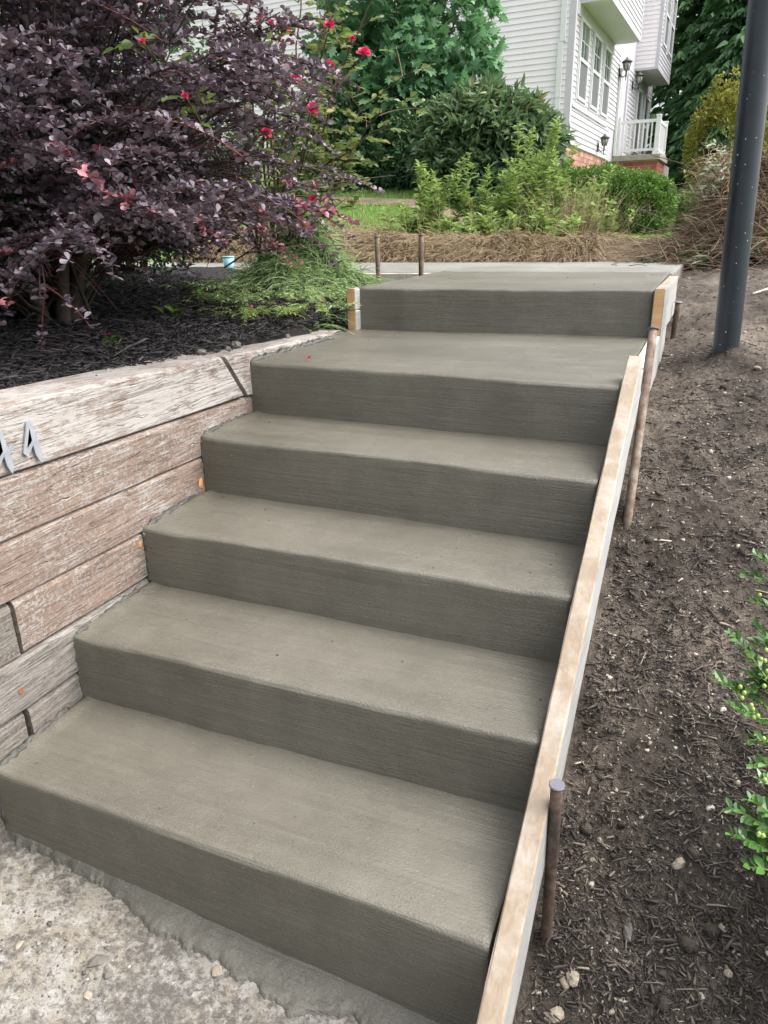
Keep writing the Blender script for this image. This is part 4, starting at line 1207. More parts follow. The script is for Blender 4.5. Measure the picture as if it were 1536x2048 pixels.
def strands(name, label, cat, pos, dirs, lens, rad, mat, sag=.5, n=6, curl=.3, parent=None, kind='stuff'):
    lines = []
    for p, d, L in zip(pos, dirs, lens):
        d = nrm(d); s = rdir(1)[0] * curl
        p2 = p + d * L + s * L * .5; p2 = p2 - np.array([0, 0, sag * L * .6])
        lines.append((bezier(p, p + d * L * .55, p2, n), np.linspace(rad * rng.uniform(.7, 1.2), rad * .4, n)))
    o = tubes(name, lines, mat, parent, 3)
    if label: tag(o, label, cat)
    if kind: tag(o, kind=kind)
    return o
# bank of dead grass behind the walkway (combed over the edge)
def bank_z(x, y): return lawn_z(x, y) + .115 * math.exp(-((y - 6.12) / .26) ** 2) * (1 + .6 * fbm(x, 0, 0, 2.2, 3))
sheet("grass_bank", list(np.linspace(-4.6, .6, 110)), list(np.linspace(5.60, 6.9, 26)), lambda x, y: bank_z(x, y) - .008 - (.06 if y < 5.63 else 0), M_DIRT, "bank of soil along the far edge of the walkway")
n = 12000
x = rng.uniform(-4.4, -.8, n); y = 5.72 + rng.gamma(2.0, .19, n)
pos = np.stack([x, y, [bank_z(a, b) + rng.uniform(0, .035) for a, b in zip(x, y)]], -1)
th = np.array([fbm(a, b, 0, 1.6, 2) for a, b in zip(x, y)]) * 2.2 - 1.3
dr = np.stack([np.cos(th) + rng.normal(0, .5, n), np.sin(th) - .3 + rng.normal(0, .4, n), rng.uniform(-.05, .45, n)], -1)
strands("dead_grass", "matted tan dead grass along the far edge of the walkway", "grass", pos, dr, rng.uniform(.08, .30, n), .0026, L_DRY, .5, 5, .45)
n = 1500
x = rng.uniform(-1.6, .2, n); y = 5.8 + rng.gamma(2.0, .2, n)
pos = np.stack([x, y, [bank_z(a, b) + rng.uniform(0, .02) for a, b in zip(x, y)]], -1)
strands("dead_grass", "thin scattered straw on the bare dirt at the right end of the walkway", "grass", pos, np.stack([rng.normal(0, 1, n), rng.normal(0, .6, n), rng.uniform(0, .3, n)], -1), rng.uniform(.06, .2, n), .002, L_DRY, .5, 4)
n = 260
x = rng.uniform(-4.2, -.8, n); y = rng.uniform(6.0, 6.9, n)
pos = np.stack([x, y, [bank_z(a, b) for a, b in zip(x, y)]], -1)
strands("tall_dry_grass", "sparse tall dry seed stalks rising from the bank", "grass", pos, np.stack([rng.normal(0, .35, n), rng.normal(0, .3, n), np.ones(n)], -1), rng.uniform(.15, .42, n), .0016, L_DRY, .15, 6)
n = 420
a_ = rng.normal(0, .16, n)
pos = np.stack([-1.13 + a_, 6.9 + rng.normal(0, .12, n), [lawn_z(-1.1, 6.9)] * n], -1)
strands("tall_dry_grass", "pale tuft of tall dry grass right of the green weeds", "grass", pos, np.stack([a_ * 1.5 + rng.normal(0, .2, n), rng.normal(0, .2, n), np.ones(n)], -1), rng.uniform(.25, .62, n), .0018, L_DRY, .25, 6)

# --- weeds: goldenrod and others --------------------------------------------
def goldenrod(x, y, h, label, lean=(0, 0), dens=1.0, wilt=False):
    z = bank_z(x, y) - .02
    root = empty("goldenrod_weed", (x, y, z), 0, label, "weed", "weeds growing on the bank behind the walkway")
    lines, P, D, Ls = [], [], [], []
    for s in range(int(4 + 4 * dens)):
        b = np.array([rng.normal(0, .09), rng.normal(0, .07), 0]); hh = h * rng.uniform(.55, 1.0) if s else h
        t = b + np.array([lean[0] * hh + rng.normal(0, .13), lean[1] * hh + rng.normal(0, .10), hh * rng.uniform(.8, 1)])
        pts = bezier(b, (b + t) / 2 + np.array([rng.normal(0, .03), 0, .05]), t, 12); lines.append((pts, np.linspace(.0045, .0015, 12)))
        nl = int(hh * 130)
        q = rng.uniform(.12, 1, nl); c = np.stack([np.interp(q, np.linspace(0, 1, 12), pts[:, k]) for k in range(3)], -1)
        a = np.arange(nl) * 2.4
        P.append(c); D.append(np.stack([np.cos(a), np.sin(a), .75 + rng.uniform(-.5, .6, nl)], -1)); Ls.append(rng.uniform(.06, .13, nl) * (1.15 - .6 * q))
    P = np.concatenate(P); D = np.concatenate(D); Ls = np.concatenate(Ls)
    tag(scatter("foliage", T_LANCE, P, D, up_jit(len(P), .3), Ls, Ls * 1.35, L_WEED, root, rnd=np.clip(rng.random(len(P)) * .8 + .2 * (P[:, 2] / h), 0, 1)), kind='stuff')
    tag(tubes("stems", lines, M_STEM_GR, root, 4), kind='stuff')
wl = [(-2.33, 6.75, .78, "tall bushy goldenrod, leftmost of the weeds, in front of the dark shrub", (.14, 0)),
      (-2.38, 6.5, .38, "short weed at the foot of the leftmost goldenrod", (-.1, 0)),
      (-1.93, 6.85, .50, "slender upright weed between the leftmost goldenrod and the big weed patch", (.05, 0)),
      (-1.66, 7.1, 1.18, "tallest goldenrod, its tip reaching in front of the siding", (.17, 0)),
      (-1.50, 7.25, .95, "goldenrod just right of the tallest one", (.0, .0)),
      (-1.72, 6.8, .72, "leafy goldenrod in the middle of the weed patch", (-.08, 0)),
      (-1.42, 6.95, .78, "bright green goldenrod in the right half of the weed patch", (.12, 0)),
      (-1.28, 7.3, .80, "goldenrod under the brick corner of the house", (.03, 0)),
      (-1.12, 7.4, .66, "last full goldenrod at the right of the weed patch", (.16, 0)),
      (-1.55, 6.55, .40, "low leafy weed leaning over the dead grass", (-.3, -.1)),
      (-2.02, 6.4, .28, "low bright green weed behind the upright stakes", (.3, -.1)),
      (-1.22, 6.5, .34, "low weed spreading beside the pale grass tuft", (.25, -.1)),
      (-1.00, 7.0, .42, "weed in front of the hedge, beside the pale grass tuft", (.1, 0)),
      (-1.82, 6.35, .26, "small weed at the lower edge of the weed patch", (-.2, 0))]
for (x, y, h, lab, ln) in wl: goldenrod(x, y, h, lab, ln, 1.6 if h > .6 else 1.2)

# --- brush pile right ---------------------------------------------------------
O = np.array([-.02, 6.05, 1.08])
bp = empty("brush_pile", tuple(O), 0, "heap of uprooted brown weeds and roots left of and behind the lamp post foot", "brush pile")
V, Fc = [], []
nx = 34
for j in range(nx):
    for i in range(nx):
        x = -.75 + 1.7 * i / (nx - 1); y = -.6 + 1.4 * j / (nx - 1)
        V.append((x, y, -.10 + (.50 + .30 * fbm(x, y, 0, 2.1, 3)) * math.exp(-((x - .26) / .36) ** 2 - (y / .5) ** 2) + .03 * fbm(x, y, 3, 8, 3)))
for j in range(nx - 1):
    for i in range(nx - 1): Fc.append((j * nx + i, j * nx + i + 1, (j + 1) * nx + i + 1, (j + 1) * nx + i))
build("soil_heap", V, Fc, M_SOIL, bp, True)
def heap_z(x, y): return -.10 + (.50 + .30 * fbm(x, y, 0, 2.1, 3)) * math.exp(-((x - .26) / .36) ** 2 - (y / .5) ** 2)
n = 8000
x = rng.normal(.18, .30, n); y = rng.normal(-.05, .3, n); pos = np.stack([x, y, [heap_z(a, b) + rng.uniform(0, .10) for a, b in zip(x, y)]], -1)
strands("roots", None, None, pos, np.stack([rng.normal(0, 1, n), rng.normal(0, .7, n), rng.uniform(-.2, .6, n)], -1), rng.uniform(.08, .32, n), .0024, attrmat("brown_roots", [(0, (.07, .045, .03)), (.6, (.17, .115, .075)), (1, (.34, .27, .18))], .8), .5, 6, .7, bp)
n = 60
x = rng.normal(.2, .4, n); y = rng.normal(-.1, .3, n); pos = np.stack([x, y, [heap_z(a, b) + .03 for a, b in zip(x, y)]], -1)
strands("dead_stems", None, None, pos, np.stack([rng.normal(0, 1, n), rng.normal(0, .5, n), rng.uniform(0, .6, n)], -1), rng.uniform(.3, .7, n), .006, M_STEM_BR, .3, 7, .4, bp)
n = 700
x = rng.normal(.0, .32, n); y = rng.normal(-.12, .25, n); pos = np.stack([x, y, [heap_z(a, b) + .05 for a, b in zip(x, y)]], -1)
tag(scatter("wilted_leaves", T_LANCE, pos, rdir(n, -.5, .5), up_jit(n, .5), rng.uniform(.06, .13, n), rng.uniform(.08, .15, n), L_RHOD, bp), kind='stuff')
n = 260
x = rng.normal(.0, .06, n); pos = np.stack([x, rng.normal(-.1, .1, n), .50 + rng.normal(0, .09, n)], -1)
tag(scatter("pale_leaves", T_OVAL, pos, rdir(n, -.5, .5), up_jit(n, .8), rng.uniform(.03, .055, n), rng.uniform(.025, .04, n), L_PALE, bp), kind='stuff')
n = 500; x = rng.normal(.04, .08, n); pos = np.stack([x, rng.normal(-.1, .1, n), .50 + rng.normal(0, .08, n)], -1)
strands("upper_roots", None, None, pos, rdir(n), rng.uniform(.06, .2, n), .002, L_DRY, .5, 5, .7, bp)

# --- heap of cut grass and weeds between shrub and walkway ----------------------
O2 = np.array([-1.95, 3.55, 1.0])
gp = empty("cut_grass_heap", tuple(O2), 0, "heap of pulled green grass and weeds beside the top step", "grass heap")
def gz(x, y): return (.34 + .16 * fbm(x, y, 5, 3.2, 3)) * math.exp(-((x + .06) / .34) ** 2 - ((y - .08) / .52) ** 2) - .13 + .02 * fbm(x, y, 1, 9, 2)
V, Fc = [], []
for j in range(nx):
    for i in range(nx):
        x = -.8 + 1.30 * i / (nx - 1); y = -.9 + 1.65 * j / (nx - 1); V.append((x, y, gz(x, y) - .01))
for j in range(nx - 1):
    for i in range(nx - 1): Fc.append((j * nx + i, j * nx + i + 1, (j + 1) * nx + i + 1, (j + 1) * nx + i))
build("soil_heap", V, Fc, M_MULCHB, gp, True)
n = 5200
x = rng.normal(-.02, .26, n); y = rng.normal(-.05, .36, n); kk = (x < .46) & (y > -.8); x, y = x[kk], y[kk]; n = len(x)
pos = np.stack([x, y, [gz(a, b) + rng.uniform(0, .03) for a, b in zip(x, y)]], -1)
th = np.array([fbm(a, b, 7, 3.0, 2) for a, b in zip(x, y)]) * 4 - 1.0
dr = np.stack([np.cos(th) + rng.normal(0, .4, n), np.sin(th) + rng.normal(0, .4, n), rng.uniform(-.1, .5, n)], -1)
strands("cut_grass", None, None, pos, dr, rng.uniform(.06, .24, n), .0024, L_CUT, .6, 5, .35, gp)
n = 900
x = rng.normal(.1, .16, n); y = rng.normal(.0, .25, n); x = np.minimum(x, .42)
th = rng.normal(-.9, .7, n)
pos = np.stack([x, y, [gz(a, b) + rng.uniform(.01, .05) for a, b in zip(x, y)]], -1)
tag(scatter('long_blades', T_BLADE, pos, np.stack([np.cos(th), np.sin(th), rng.uniform(-.1, .6, n)], -1), up_jit(n, .4), rng.uniform(.07, .17, n), rng.uniform(.003, .006, n), L_CUT, gp, H=.12), kind='stuff')
n = 4200
x = rng.normal(-.02, .30, n); y = rng.normal(-.2, .45, n); kk = (x < .44); x, y = x[kk], y[kk]; n = len(x)
pos = np.stack([x, y, [gz(a, b) + rng.uniform(0, .03) for a, b in zip(x, y)]], -1)
tag(scatter("weed_leaves", T_OVAL, pos, rdir(n, -.3, .5), up_jit(n, .6), rng.uniform(.012, .03, n), rng.uniform(.010, .022, n), L_CUT, gp), kind='stuff')

def fern_clump(x, y, z, n, label, r=.10, mat=None, L=(.03, .05)):
    root = empty("weed_clump", (x, y, z), 0, label, "weed", "small weeds on the mulch")
    lines, P, D, Ls = [], [], [], []
    for i in range(n):
        a = rng.uniform(0, 6.28); R = r * rng.uniform(.5, 1.2)
        s = np.array([rng.normal(0, r * .5), rng.normal(0, r * .35), 0]); e = s + np.array([math.cos(a) * R, math.sin(a) * R, rng.uniform(.0, .05)])
        pts = bezier(s, (s + e) / 2 + [0, 0, .05], e, 9); lines.append((pts, np.full(9, .0011)))
        d = nrm(e - s); sd_ = np.cross(d, [0, 0, 1.])
        for k in range(2, 9):
            for sg in (-1, 1): P.append(pts[k]); D.append(d * .5 + sd_ * sg); Ls.append(rng.uniform(*L) * (1.15 - k / 11))
    P = np.array(P); D = np.array(D); Ls = np.array(Ls)
    tag(scatter("foliage", T_LANCE, P, D, up_jit(len(P), .2), Ls * .7, Ls * 1.1, mat or L_WEED, root), kind='stuff')
    tag(tubes("stems", lines, M_STEM_GR, root, 3), kind='stuff')
fern_clump(-1.66, 2.60, bed_z(-1.66, 2.60) + .01, 34, "ferny bright green weed at the edge of the wall top", .13)
fern_clump(-1.60, 2.80, bed_z(-1.6, 2.8) + .01, 16, "smaller ferny weed just behind the bright one on the wall edge", .10)
fern_clump(-1.52, 3.02, bed_z(-1.52, 3.0) + .01, 12, "low weed tucked against the stacked boards", .08, L_CUT)
def broad_weed(x, y, n, label, L=(.03, .05)):
    z = bed_z(x, y)
    root = empty("broadleaf_weed", (x, y, z), 0, label, "weed", "small weeds on the mulch")
    a = rng.uniform(0, 6.28, n); d = np.stack([np.cos(a), np.sin(a), rng.uniform(.2, 1.1, n)], -1)
    P = rng.normal(0, .025, (n, 3)); P[:, 2] = rng.uniform(.01, .05, n); LL = rng.uniform(*L, n)
    for i in range(n): 
        scatter("leaf", T_OVAL, P[i:i + 1], d[i:i + 1], up_jit(1, .2), LL[i], LL[i] * 1.2, L_HEDGE, root)
    tubes("stems", [(np.array([[0, 0, -.01], P[i] * .5, P[i]]), .001) for i in range(n)], M_STEM_GR, root, 3)
fern_clump(-1.72, 3.02, bed_z(-1.72, 3.02) + .02, 26, "wilted weed spread over the mulch at the foot of the grass heap", .16, L_CUT)
fern_clump(-1.86, 2.72, bed_z(-1.86, 2.72) + .02, 26, "wilted weed between the purple shrub and the bright ferny weed", .15, L_CUT)
fern_clump(-2.10, 3.00, bed_z(-2.1, 3.0) + .03, 30, "pulled weeds lying behind the broad-leaved weeds, under the purple shrub", .18, L_CUT)
fern_clump(-1.60, 3.28, bed_z(-1.6, 3.28) + .02, 24, "wilted green weed against the outside of the stacked boards", .14, L_CUT)
broad_weed(-1.70, 1.83, 5, "two-leaved seedling in the mulch below the hanging purple sprig", (.025, .035))
broad_weed(-1.93, 2.45, 9, "bright broad-leaved weed in the mulch under the purple shrub")
broad_weed(-1.99, 2.75, 8, "bright broad-leaved weed between shrub and grass heap")
broad_weed(-1.47, 3.62, 5, "small yellow green weed behind the upper stacked board", (.03, .045))

# --- mulch, chips, pebbles ----------------------------------------------------
n = 42000
x = -1.49 - rng.gamma(1.3, .55, n); y = rng.uniform(.3, 3.5, n); kk = (x > -4) ; x, y = x[kk], y[kk]; x = np.minimum(x, np.array([wall_x(b) for b in y]) - .085 + rng.normal(0, .012, len(y))); n = len(x)
z = np.array([bed_z(a, b) for a, b in zip(x, y)]) + rng.uniform(-.004, .022, n)
L = rng.gamma(2.2, .0085, n) + .006
d = rdir(n, -.35, .35)
tag(scatter("mulch", T_SHARD, np.stack([x, y, z], -1), d, up_jit(n, .5), L, np.minimum(.006, L * rng.uniform(.05, .22, n)), M_MULCH, None, H=L * rng.uniform(.05, .12, n), rnd=rng.beta(1.6, 2.2, n)), "black shredded bark mulch on the bed behind the timber wall", "mulch", None, 'stuff')
n = 78000
y = .55 + rng.gamma(1.5, .85, n); x = -.15 + rng.uniform(0, 1, n) * (.45 + .16 * y); kk = y < 6.0; x, y = x[kk], y[kk]; n = len(x)
z = np.array([right_z(a, b) for a, b in zip(x, y)])
dens = np.array([noise.noise(Vector((a * 4, b * 3, 5))) for a, b in zip(x, y)])
kk = dens + rng.uniform(-.45, .45, n) > -.22; x, y, z, dens = x[kk], y[kk], z[kk], dens[kk]; n = len(x)
L = rng.gamma(1.5, .0052, n) + .003
tag(scatter("wood_chips", T_SHARD, np.stack([x, y, z + rng.uniform(-.002, .006, n)], -1), rdir(n, -.25, .25), up_jit(n, .5), L, np.clip(L * rng.uniform(.05, .40, n), .0006, .006), M_CHIPS, None, H=L * rng.uniform(.05, .15, n), rnd=np.clip(rng.beta(2, 3, n) * 1.15, 0, 1)), "dark shredded wood chips scattered over the bare soil slope", "wood chips", None, 'stuff')
n = 5200
y = .55 + rng.gamma(1.5, .85, n); x = -.15 + rng.uniform(0, 1, n) * (.45 + .16 * y); kk = y < 6.0; x, y = x[kk], y[kk]; n = len(x)
z = np.array([right_z(a, b) for a, b in zip(x, y)]); L = rng.gamma(1.4, .0022, n) + .002
tag(scatter("gravel", T_SHARD, np.stack([x, y, z - .0005], -1), rdir(n, -.2, .2), up_jit(n, .3), L, L * .8, M_STONE, None, H=L * .7), "small pale grit and gravel in the soil slope", "gravel", None, 'stuff')
n = 2600
y = .55 + rng.gamma(1.6, .9, n); x = -.13 + rng.uniform(0, 1, n) * (.45 + .16 * y); kk = y < 6.0; x, y = x[kk], y[kk]; n = len(x)
c = np.array([noise.noise(Vector((a * 3.5, b * 3.5, 9))) for a, b in zip(x, y)]); kk = c + rng.uniform(-.2, .2, n) > .08; x, y = x[kk], y[kk]; n = len(x)
L = rng.gamma(2.0, .0034, n) + .003
tag(scatter("soil_clods", T_SHARD, np.stack([x, y, [right_z(a, b) - .001 for a, b in zip(x, y)]], -1), rdir(n, -.4, .4), up_jit(n, .5), L, L * rng.uniform(.6, 1, n), M_SOIL, None, H=L * .8), "crumbly clods of soil on the bare slope", "soil clods", None, 'stuff')
n = 420
y = .6 + rng.gamma(1.6, .8, n); x = -.13 + rng.uniform(0, 1, n) * (.45 + .16 * y); z = np.array([right_z(a, b) + .004 for a, b in zip(x, y)])
L = rng.uniform(.03, .075, n)
tag(scatter("bark_shreds", T_SHARD, np.stack([x, y, z], -1), rdir(n, -.15, .2), up_jit(n, .4), L, rng.uniform(.0015, .0045, n), M_CHIPS, None, H=.002, rnd=rng.beta(2, 2, n)), "long shreds of bark lying on the soil slope", "bark shreds", None, 'stuff')
# fine root fibres on the soil
n = 7000
y = .55 + rng.gamma(1.6, .9, n); x = -.13 + rng.uniform(0, 1, n) * (.45 + .16 * y); kk = y < 6.0; x, y = x[kk], y[kk]; n = len(x)
pos = np.stack([x, y, [right_z(a, b) + .003 for a, b in zip(x, y)]], -1)
strands("fibres", "thin pale root fibres lying on the soil slope", "roots", pos, rdir(n, -.1, .3), rng.gamma(2, .012, n) + .01, .0005, M_CHIPS, .3, 4, .8)

def rock(name, x, y, z, s, label, mat, seed, cat="stone", group="stones on the soil slope", sq=(1, .7, .5), rz=0):
    import bmesh
    bm = bmesh.new(); bmesh.ops.create_icosphere(bm, subdivisions=2, radius=1)
    r = random.Random(seed); off = Vector((seed * 3.1, seed * 1.7, 0))
    for v in bm.verts:
        k = 1 + .55 * noise.noise(v.co * 1.5 + off) + .20 * noise.noise(v.co * 4 + off)
        k = min(k, 1.05 / max(.35, abs(v.co.dot(Vector((math.sin(seed), math.cos(seed), .3)).normalized())) * 1.25))
        v.co = Vector((v.co.x * sq[0], v.co.y * sq[1], v.co.z * sq[2])) * k * s
    me = bpy.data.meshes.new(name); bm.to_mesh(me); bm.free(); me.materials.append(mat)
    o = link(bpy.data.objects.new(name, me)); o.location = (x, y, z + s * sq[2] * .3); o.rotation_euler = (r.uniform(-.3, .3), r.uniform(-.3, .3), rz or r.uniform(0, 3))
    tag(o, label, cat, group); return o
ROCKS_HERE = 1
BOXA = [((0.213, 1.245, 0.465), (0.095, 1.195, 0.551)), ((0.211, 1.212, 0.507), (0.114, 1.251, 0.612)), ((0.224, 1.263, 0.497), (0.15, 1.217, 0.559)), ((0.219, 1.185, 0.468), (0.122, 1.156, 0.53)), ((0.232, 1.263, 0.499), (0.153, 1.256, 0.63)), ((0.231, 1.307, 0.574), (0.147, 1.26, 0.593)), ((0.229, 1.437, 0.608), (0.134, 1.415, 0.655)), ((0.235, 1.412, 0.558), (0.154, 1.392, 0.611)), ((0.228, 1.441, 0.617), (0.152, 1.428, 0.691)), ((0.227, 1.29, 0.543), (0.137, 1.202, 0.53)), ((0.239, 1.167, 0.447), (0.159, 1.143, 0.482)), ((0.233, 1.109, 0.451), (0.164, 1.104, 0.463)), ((0.224, 1.307, 0.573), (0.171, 1.215, 0.52)), ((0.235, 1.194, 0.486), (0.159, 1.161, 0.509)), ((0.24, 1.424, 0.585), (0.15, 1.357, 0.653))]
BOXB = [((0.211, 0.968, 0.433), (0.13, 0.984, 0.466)), ((0.213, 0.95, 0.413), (0.134, 0.953, 0.445)), ((0.217, 0.973, 0.44), (0.153, 0.994, 0.482)), ((0.226, 0.934, 0.398), (0.159, 0.927, 0.42)), ((0.218, 0.96, 0.425), (0.163, 0.966, 0.45)), ((0.22, 1.004, 0.478), (0.166, 1.028, 0.495))]
PODA = [(0.136, 1.19, 0.549), (0.143, 1.185, 0.542), (0.14, 1.176, 0.537), (0.154, 1.166, 0.533), (0.158, 1.171, 0.523), (0.164, 1.148, 0.527), (0.159, 1.147, 0.523), (0.163, 1.222, 0.59), (0.169, 1.221, 0.589), (0.162, 1.38, 0.634), (0.172, 1.2, 0.553), (0.174, 1.212, 0.575), (0.17, 1.238, 0.6), (0.177, 1.137, 0.494)]
PODB = [(0.167, 0.957, 0.456), (0.172, 0.956, 0.456), (0.171, 1.02, 0.503)]
rocks = [(.097, 1.317, .017, "upright oval tan stone near the middle of the lower soil slope", (.6, 1, .6), M_ROCK),
         (.015, 1.195, .021, "long pointed grey stone, the longest one on the lower slope", (.45, 1.2, .4), M_CLOD),
         (-.074, 1.077, .016, "pale blocky stone close to the foot of the lower stake", (.9, .8, .7), M_ROCK),
         (-.023, 1.163, .009, "small grey stone left of the long pointed one", (1, .9, .6), M_CLOD),
         (-.066, 1.331, .009, "white chalky crumb just right of the lower stake", (1, .7, .6), M_ROCK),
         (-.048, 1.428, .007, "small tan pebble above the lower stake head", (1, .8, .6), M_ROCK),
         (.200, 1.162, .010, "reddish tan pebble at the lower right corner of the slope", (1, .8, .6), M_ROCK),
         (.22, 3.106, .018, "flat tan stone right of the lamp post foot", (1, .7, .4), M_ROCK),
         (-.096, 1.023, .018, "tan stone at the bottom picture edge beside the board", (1, .8, .5), M_ROCK),
         (.168, 1.18, .007, "pale crumb among chips near the bottom right", (1, .6, .5), M_ROCK),
         (.018, 1.398, .009, "grey angular fleck of stone right of the stake head", (1, .5, .4), M_CLOD)]
for i, (x, y, s, lab, sq, mt) in enumerate(rocks):
    rock("stone", x, y, right_z(x, y), s, lab, mt, i + 1, sq=sq)
pads = [(-1.108, .689, .010, "pale flat pebble at the left picture edge of the old pad", (1, .8, .4), M_ROCK),
        (-.942, .726, .016, "largest dark cement crumb in the middle of the pad", (1.2, .7, .5), M_CLOD),
        (-.905, .712, .010, "dark cement crumb just right of the largest one", (1, .8, .6), M_CLOD),
        (-.913, .668, .010, "flat tan pebble below the largest cement crumb", (1, .8, .4), M_ROCK),
        (-.716, .805, .012, "pebble caught in the ragged edge of the skim coat", (1.2, .8, .6), M_ROCK),
        (-1.106, .826, .009, "cement crumb near the skim edge at upper left of the pad", (1, .8, .6), M_CLOD),
        (-.87, .63, .010, "cement crumb nearest the bottom edge, left part of the pad", (1, .8, .6), M_CLOD),
        (-.77, .66, .013, "dark lump near the bottom edge below the skim coat", (1.1, .8, .5), M_CLOD)]
for i, (x, y, s, lab, sq, mt) in enumerate(pads):
    rock("crumb", x, y, pad_z(x, y), s, lab, mt, i + 31, "crumb", "crumbs on the old concrete pad", sq)
wl_ = [(-1.49, 2.00, .912, .017, "grey cement lump on the wall top, nearest the slanted joint"), (-1.46, 2.11, .910, .013, "small round cement lump on the wall top"), (-1.50, 2.22, .908, .020, "largest dark lump on the wall top before the ferny weed"), (-1.465, 2.52, .898, .012, "black lump on the wall top beside the ferny weed")]
for i, (x, y, z, s, lab) in enumerate(wl_): rock("lump", x, y, z, s, lab, M_CLOD, i + 51, "cement lump", "cement lumps on the wall top", (1, .8, .6))
# loose cement crumbs, many
n = 2600
x = rng.uniform(-1.4, -.3, n); y = rng.uniform(.35, .83, n)
c = np.array([noise.noise(Vector((a * 5, b * 7, 1.5))) for a, b in zip(x, y)]); kk = c + rng.uniform(-.3, .3, n) > .05; x, y = x[kk], y[kk]; n = len(x)
kk = y < .80 - .08 * (x + 1.3); x, y = x[kk], y[kk]; n = len(x)
L = rng.gamma(1.3, .0021, n) + .0008
tag(scatter("cement_grit", T_SHARD, np.stack([x, y, [pad_z(a, b) + .001 for a, b in zip(x, y)]], -1), rdir(n, -.2, .2), up_jit(n, .3), L, L * .85, attrmat("grit", [(0, (.10, .09, .08)), (.7, (.20, .18, .16)), (1, (.5, .48, .44))], .85), None, H=L * .6), "fine dark cement grit spattered on the old pad", "grit", None, 'stuff')
n = 260
k_ = rng.integers(0, 6, n); s_ = rng.random(n)
x = np.array([XL[k] + .03 + (XR[k] - XL[k] - .05) * s for k, s in zip(k_, s_)]); y = np.array([YN[k] + .03 + rng.random() * ((YN[k + 1] - YN[k] - .05) if k < 5 else 1.0) for k in k_])
z = np.array([ZN[k] + .0045 for k in k_]); L = rng.gamma(1.5, .0009, n) + .0007
tag(scatter("cement_specks", T_SHARD, np.stack([x, y, z], -1), rdir(n, -.2, .2), up_jit(n, .3), L, L * .85, M_CLOD, None, H=L * .6), "tiny dark cement crumbs scattered on the treads", "grit", None, 'stuff')

def petal(x, y, z, s, label, mat=None):
    root = empty("fallen_petal", (x, y, z), 0, label, "petal", "fallen rose petals")
    a = rng.uniform(0, 6.28)
    scatter("petal_blade", T_OBOV, np.array([[0, 0, .002], [0, 0, .003]]), np.array([[math.cos(a), math.sin(a), .25], [math.cos(a + 2.6), math.sin(a + 2.6), .5]]), up_jit(2, .3), s, s * 1.2, mat or L_PETAL, root)
    return root
petal(-1.235, 2.24, .868, .018, "single pink rose petal lying on the left end of the landing tread")
petal(-1.27, 3.55, 1.05, .010, "red petal on the left edge of the top step")
for i, (x, y, lab) in enumerate([(-1.62, 3.10, "pink petal on the mulch left of the stacked boards"), (-1.72, 3.0, "pink petal beside the low weeds in the mulch"), (-1.86, 2.85, "red petal on the mulch near the broad-leaved weed"), (-1.75, 2.72, "pink petal above the ferny weed"), (-1.93, 3.25, "red petal on the lower slope of the grass heap"), (-1.83, 3.36, "red petal in the middle of the grass heap"), (-1.70, 3.4, "pink petal on the right flank of the grass heap"), (-1.85, 1.98, "pink petal on the black mulch under the purple shrub")]):
    zz = bed_z(x, y) + .02
    g_ = gz(x - O2[0], y - O2[1]) + O2[2] if abs(y - O2[1]) < 1.4 and x < -1.45 else 0
    petal(x, y, max(zz, g_ + .02), .014, lab)
lf = empty("fallen_leaf", (-.705, .668, pad_z(-.705, .668) + .004), 0, "small dry yellow leaf on the old pad near the bottom edge", "leaf")
scatter("leaf_blade", T_OVAL, np.zeros((1, 3)), np.array([[-.3, .9, .1]]), np.array([[0, 0, 1.]]), .017, .014, L_YEL, lf, rnd=np.array([1.0]))
# sticks lying on the soil
def stick(name, a, b, r, label, mat):
    a = np.array([*a, right_z(*a) + r * .8]); b = np.array([*b, right_z(*b) + r * .8])
    pts = bezier(a, (a + b) / 2 + [0, 0, .003], b, 7); o = closed_tube(name, pts, [r, r * 1.05, r, r * .95, r, r * .9, r * .8], mat, None, 6); tag(o, label, "stick", "sticks and splinters on the soil slope")
stick("stick", (.02, 1.715), (.085, 1.700), .0018, "thin straight twig lying across the middle of the soil slope", M_STONE)
stick("stick", (.105, 1.90), (.155, 1.865), .0022, "grey splinter right of the middle of the slope, below the pale peg", M_BARK)
stick("peg", (.140, 1.872), (.167, 1.868), .0035, "short pale orange wooden peg lying on the soil", M_PINE)
stick("stick", (.155, 1.262), (.192, 1.257), .0020, "pale curved splinter near the lower boxwood sprig", M_PINE)
stick("stick", (-.06, 2.08), (.0, 2.09), .0025, "pale forked root splinter beside the board", M_PINE_OLD)
stick("stick", (.06, 2.0), (.11, 2.09), .0025, "dark twig lying uphill of the pale peg", M_BARK)
stick("stick", (.23, 4.4), (.46, 4.75), .006, "long pale root right of the lamp post", M_PINE_OLD)

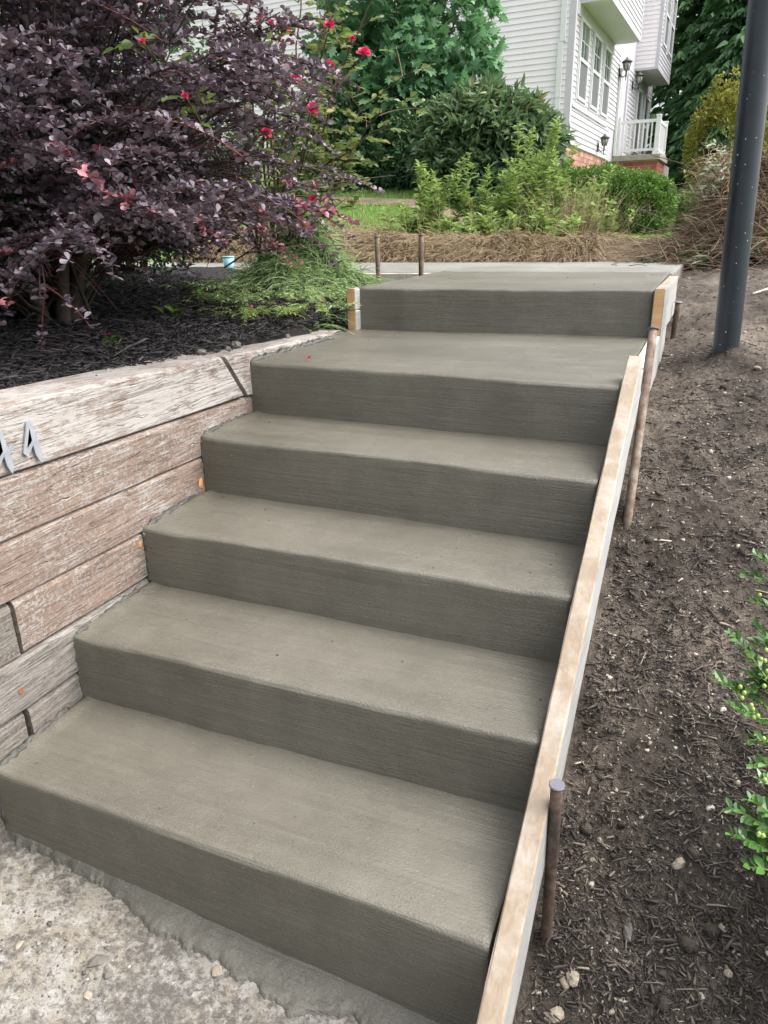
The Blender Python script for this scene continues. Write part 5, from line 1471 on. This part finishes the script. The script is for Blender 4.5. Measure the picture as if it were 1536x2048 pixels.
# --- boxwoods at the right edge ---------------------------------------------------
def boxwood(base, twigs, label, extra):
    root = empty("boxwood", base, 0, label, "shrub", "boxwoods at the right edge")
    B = np.array(base); lines = []; me_leaf = None
    tv, tf = T_OVAL
    me = bpy.data.meshes.new("leaf"); me.from_pydata([tuple(v * [1.05, 1, 1]) for v in tv], [], tf); me.materials.append(L_BOX); me.update()
    metas = []
    for q in (.15, .5, .85):
        m2 = me.copy(); at = m2.attributes.new('rnd', 'FLOAT', 'FACE'); at.data.foreach_set('value', np.full(len(tf), q, dtype=np.float32)); metas.append(m2)
    cnt = 0
    for (s, e) in twigs:
        s = np.array(s) - B; e = np.array(e) - B
        pts = bezier(s, (s + e) / 2 + [0, 0, .02], e, 14); lines.append((pts, np.linspace(.0022, .0009, 14)))
        d = nrm(e - s); sd_ = nrm(np.cross(d, [0, 0, 1.])); L_ = np.linalg.norm(e - s)
        k = int(L_ / .0105)
        for i in range(k + 1):
            q = 1 - i / (k + 1) * .95
            c = np.array([np.interp(q, np.linspace(0, 1, 14), pts[:, a]) for a in range(3)])
            for sg in (-1, 1):
                if cnt > 290: break
                dd = nrm(d * rng.uniform(.35, .8) + sd_ * sg * (1 if i % 2 else .7) + np.array([0, 0, rng.uniform(-.1, .55)]))
                upv = nrm(np.array([0, 0, 1.]) + rng.normal(0, .35, 3) + (-.2) * d); xx = nrm(np.cross(dd, upv)); zz = np.cross(xx, dd)
                L2 = rng.uniform(.018, .025) * (1.0 if i > 1 else .75)
                o = link(bpy.data.objects.new("leaf", metas[rng.integers(0, 3)])); o.parent = root
                M = Matrix(((xx[0] * L2, dd[0] * L2, zz[0] * L2, c[0]), (xx[1] * L2, dd[1] * L2, zz[1] * L2, c[1]), (xx[2] * L2, dd[2] * L2, zz[2] * L2, c[2]), (0, 0, 0, 1)))
                o.matrix_local = M; cnt += 1
    # the crown beyond the frame
    P, D = [], []
    (cx, cy, cz, r) = extra
    n = 260; u = rdir(n); 
    for i in range(n):
        e = np.array([cx, cy, cz]) - B + u[i] * r * rng.uniform(.75, 1); s = e * .4
        pts = bezier(s, (s + e) / 2 + [0, 0, .03], e, 8); lines.append((pts, np.linspace(.002, .0009, 8)))
        for k in range(2, 8):
            for _ in range(3): P.append(pts[k]); D.append(nrm(nrm(e - s) * .5 + rdir(1)[0]))
    P = np.array(P); D = np.array(D); L = rng.uniform(.017, .024, len(P))
    tag(scatter("inner_foliage", T_OVAL, P, D, up_jit(len(P), .5), L, L * 1.05, L_BOX, root), kind='stuff')
    tag(tubes("stems", lines, M_STEM_GR, root, 4), kind='stuff')
    return root, B
M_POD = simple("boxwood_pod", (.30, .38, .10), .45, None, .2)
def pods(root, B, pts):
    for p in pts:
        import bmesh
        bm = bmesh.new(); bmesh.ops.create_icosphere(bm, subdivisions=2, radius=.0036)
        for v in bm.verts: v.co.z *= 1.25
        me = bpy.data.meshes.new("seed_pod"); bm.to_mesh(me); bm.free(); me.materials.append(M_POD)
        me.polygons.foreach_set('use_smooth', [True] * len(me.polygons))
        o = link(bpy.data.objects.new("seed_pod", me)); o.parent = root; o.location = tuple(np.array(p) - B)
def at(u, v, t):
    return None
r1, B1 = boxwood((.40, 1.33, .03), BOXA, "boxwood with green pods at the right picture edge, upper one reaching farthest in", (.46, 1.33, .36, .22))
pods(r1, B1, PODA)
r2, B2 = boxwood((.37, 1.02, -.10), BOXB, "lower boxwood sprigs at the right picture edge above the bare soil", (.44, .98, .16, .18))
pods(r2, B2, PODB)

cup = empty("plastic_cup", (-2.99, 4.42, 1.043), 0, "small pale blue plastic cup on the walkway, glimpsed beneath the purple shrub", "cup")
M_CUP = simple("pale_blue_plastic", (0.22, 0.45, 0.52), .35, None, .1)
closed_tube("cup_body", [(0, 0, 0), (0, 0, .004), (0, 0, .085)], [.026, .030, .040], M_CUP, cup, 20)
closed_tube("cup_rim", [(0, 0, .085), (0, 0, .092)], [.043, .042], M_CUP, cup, 20)
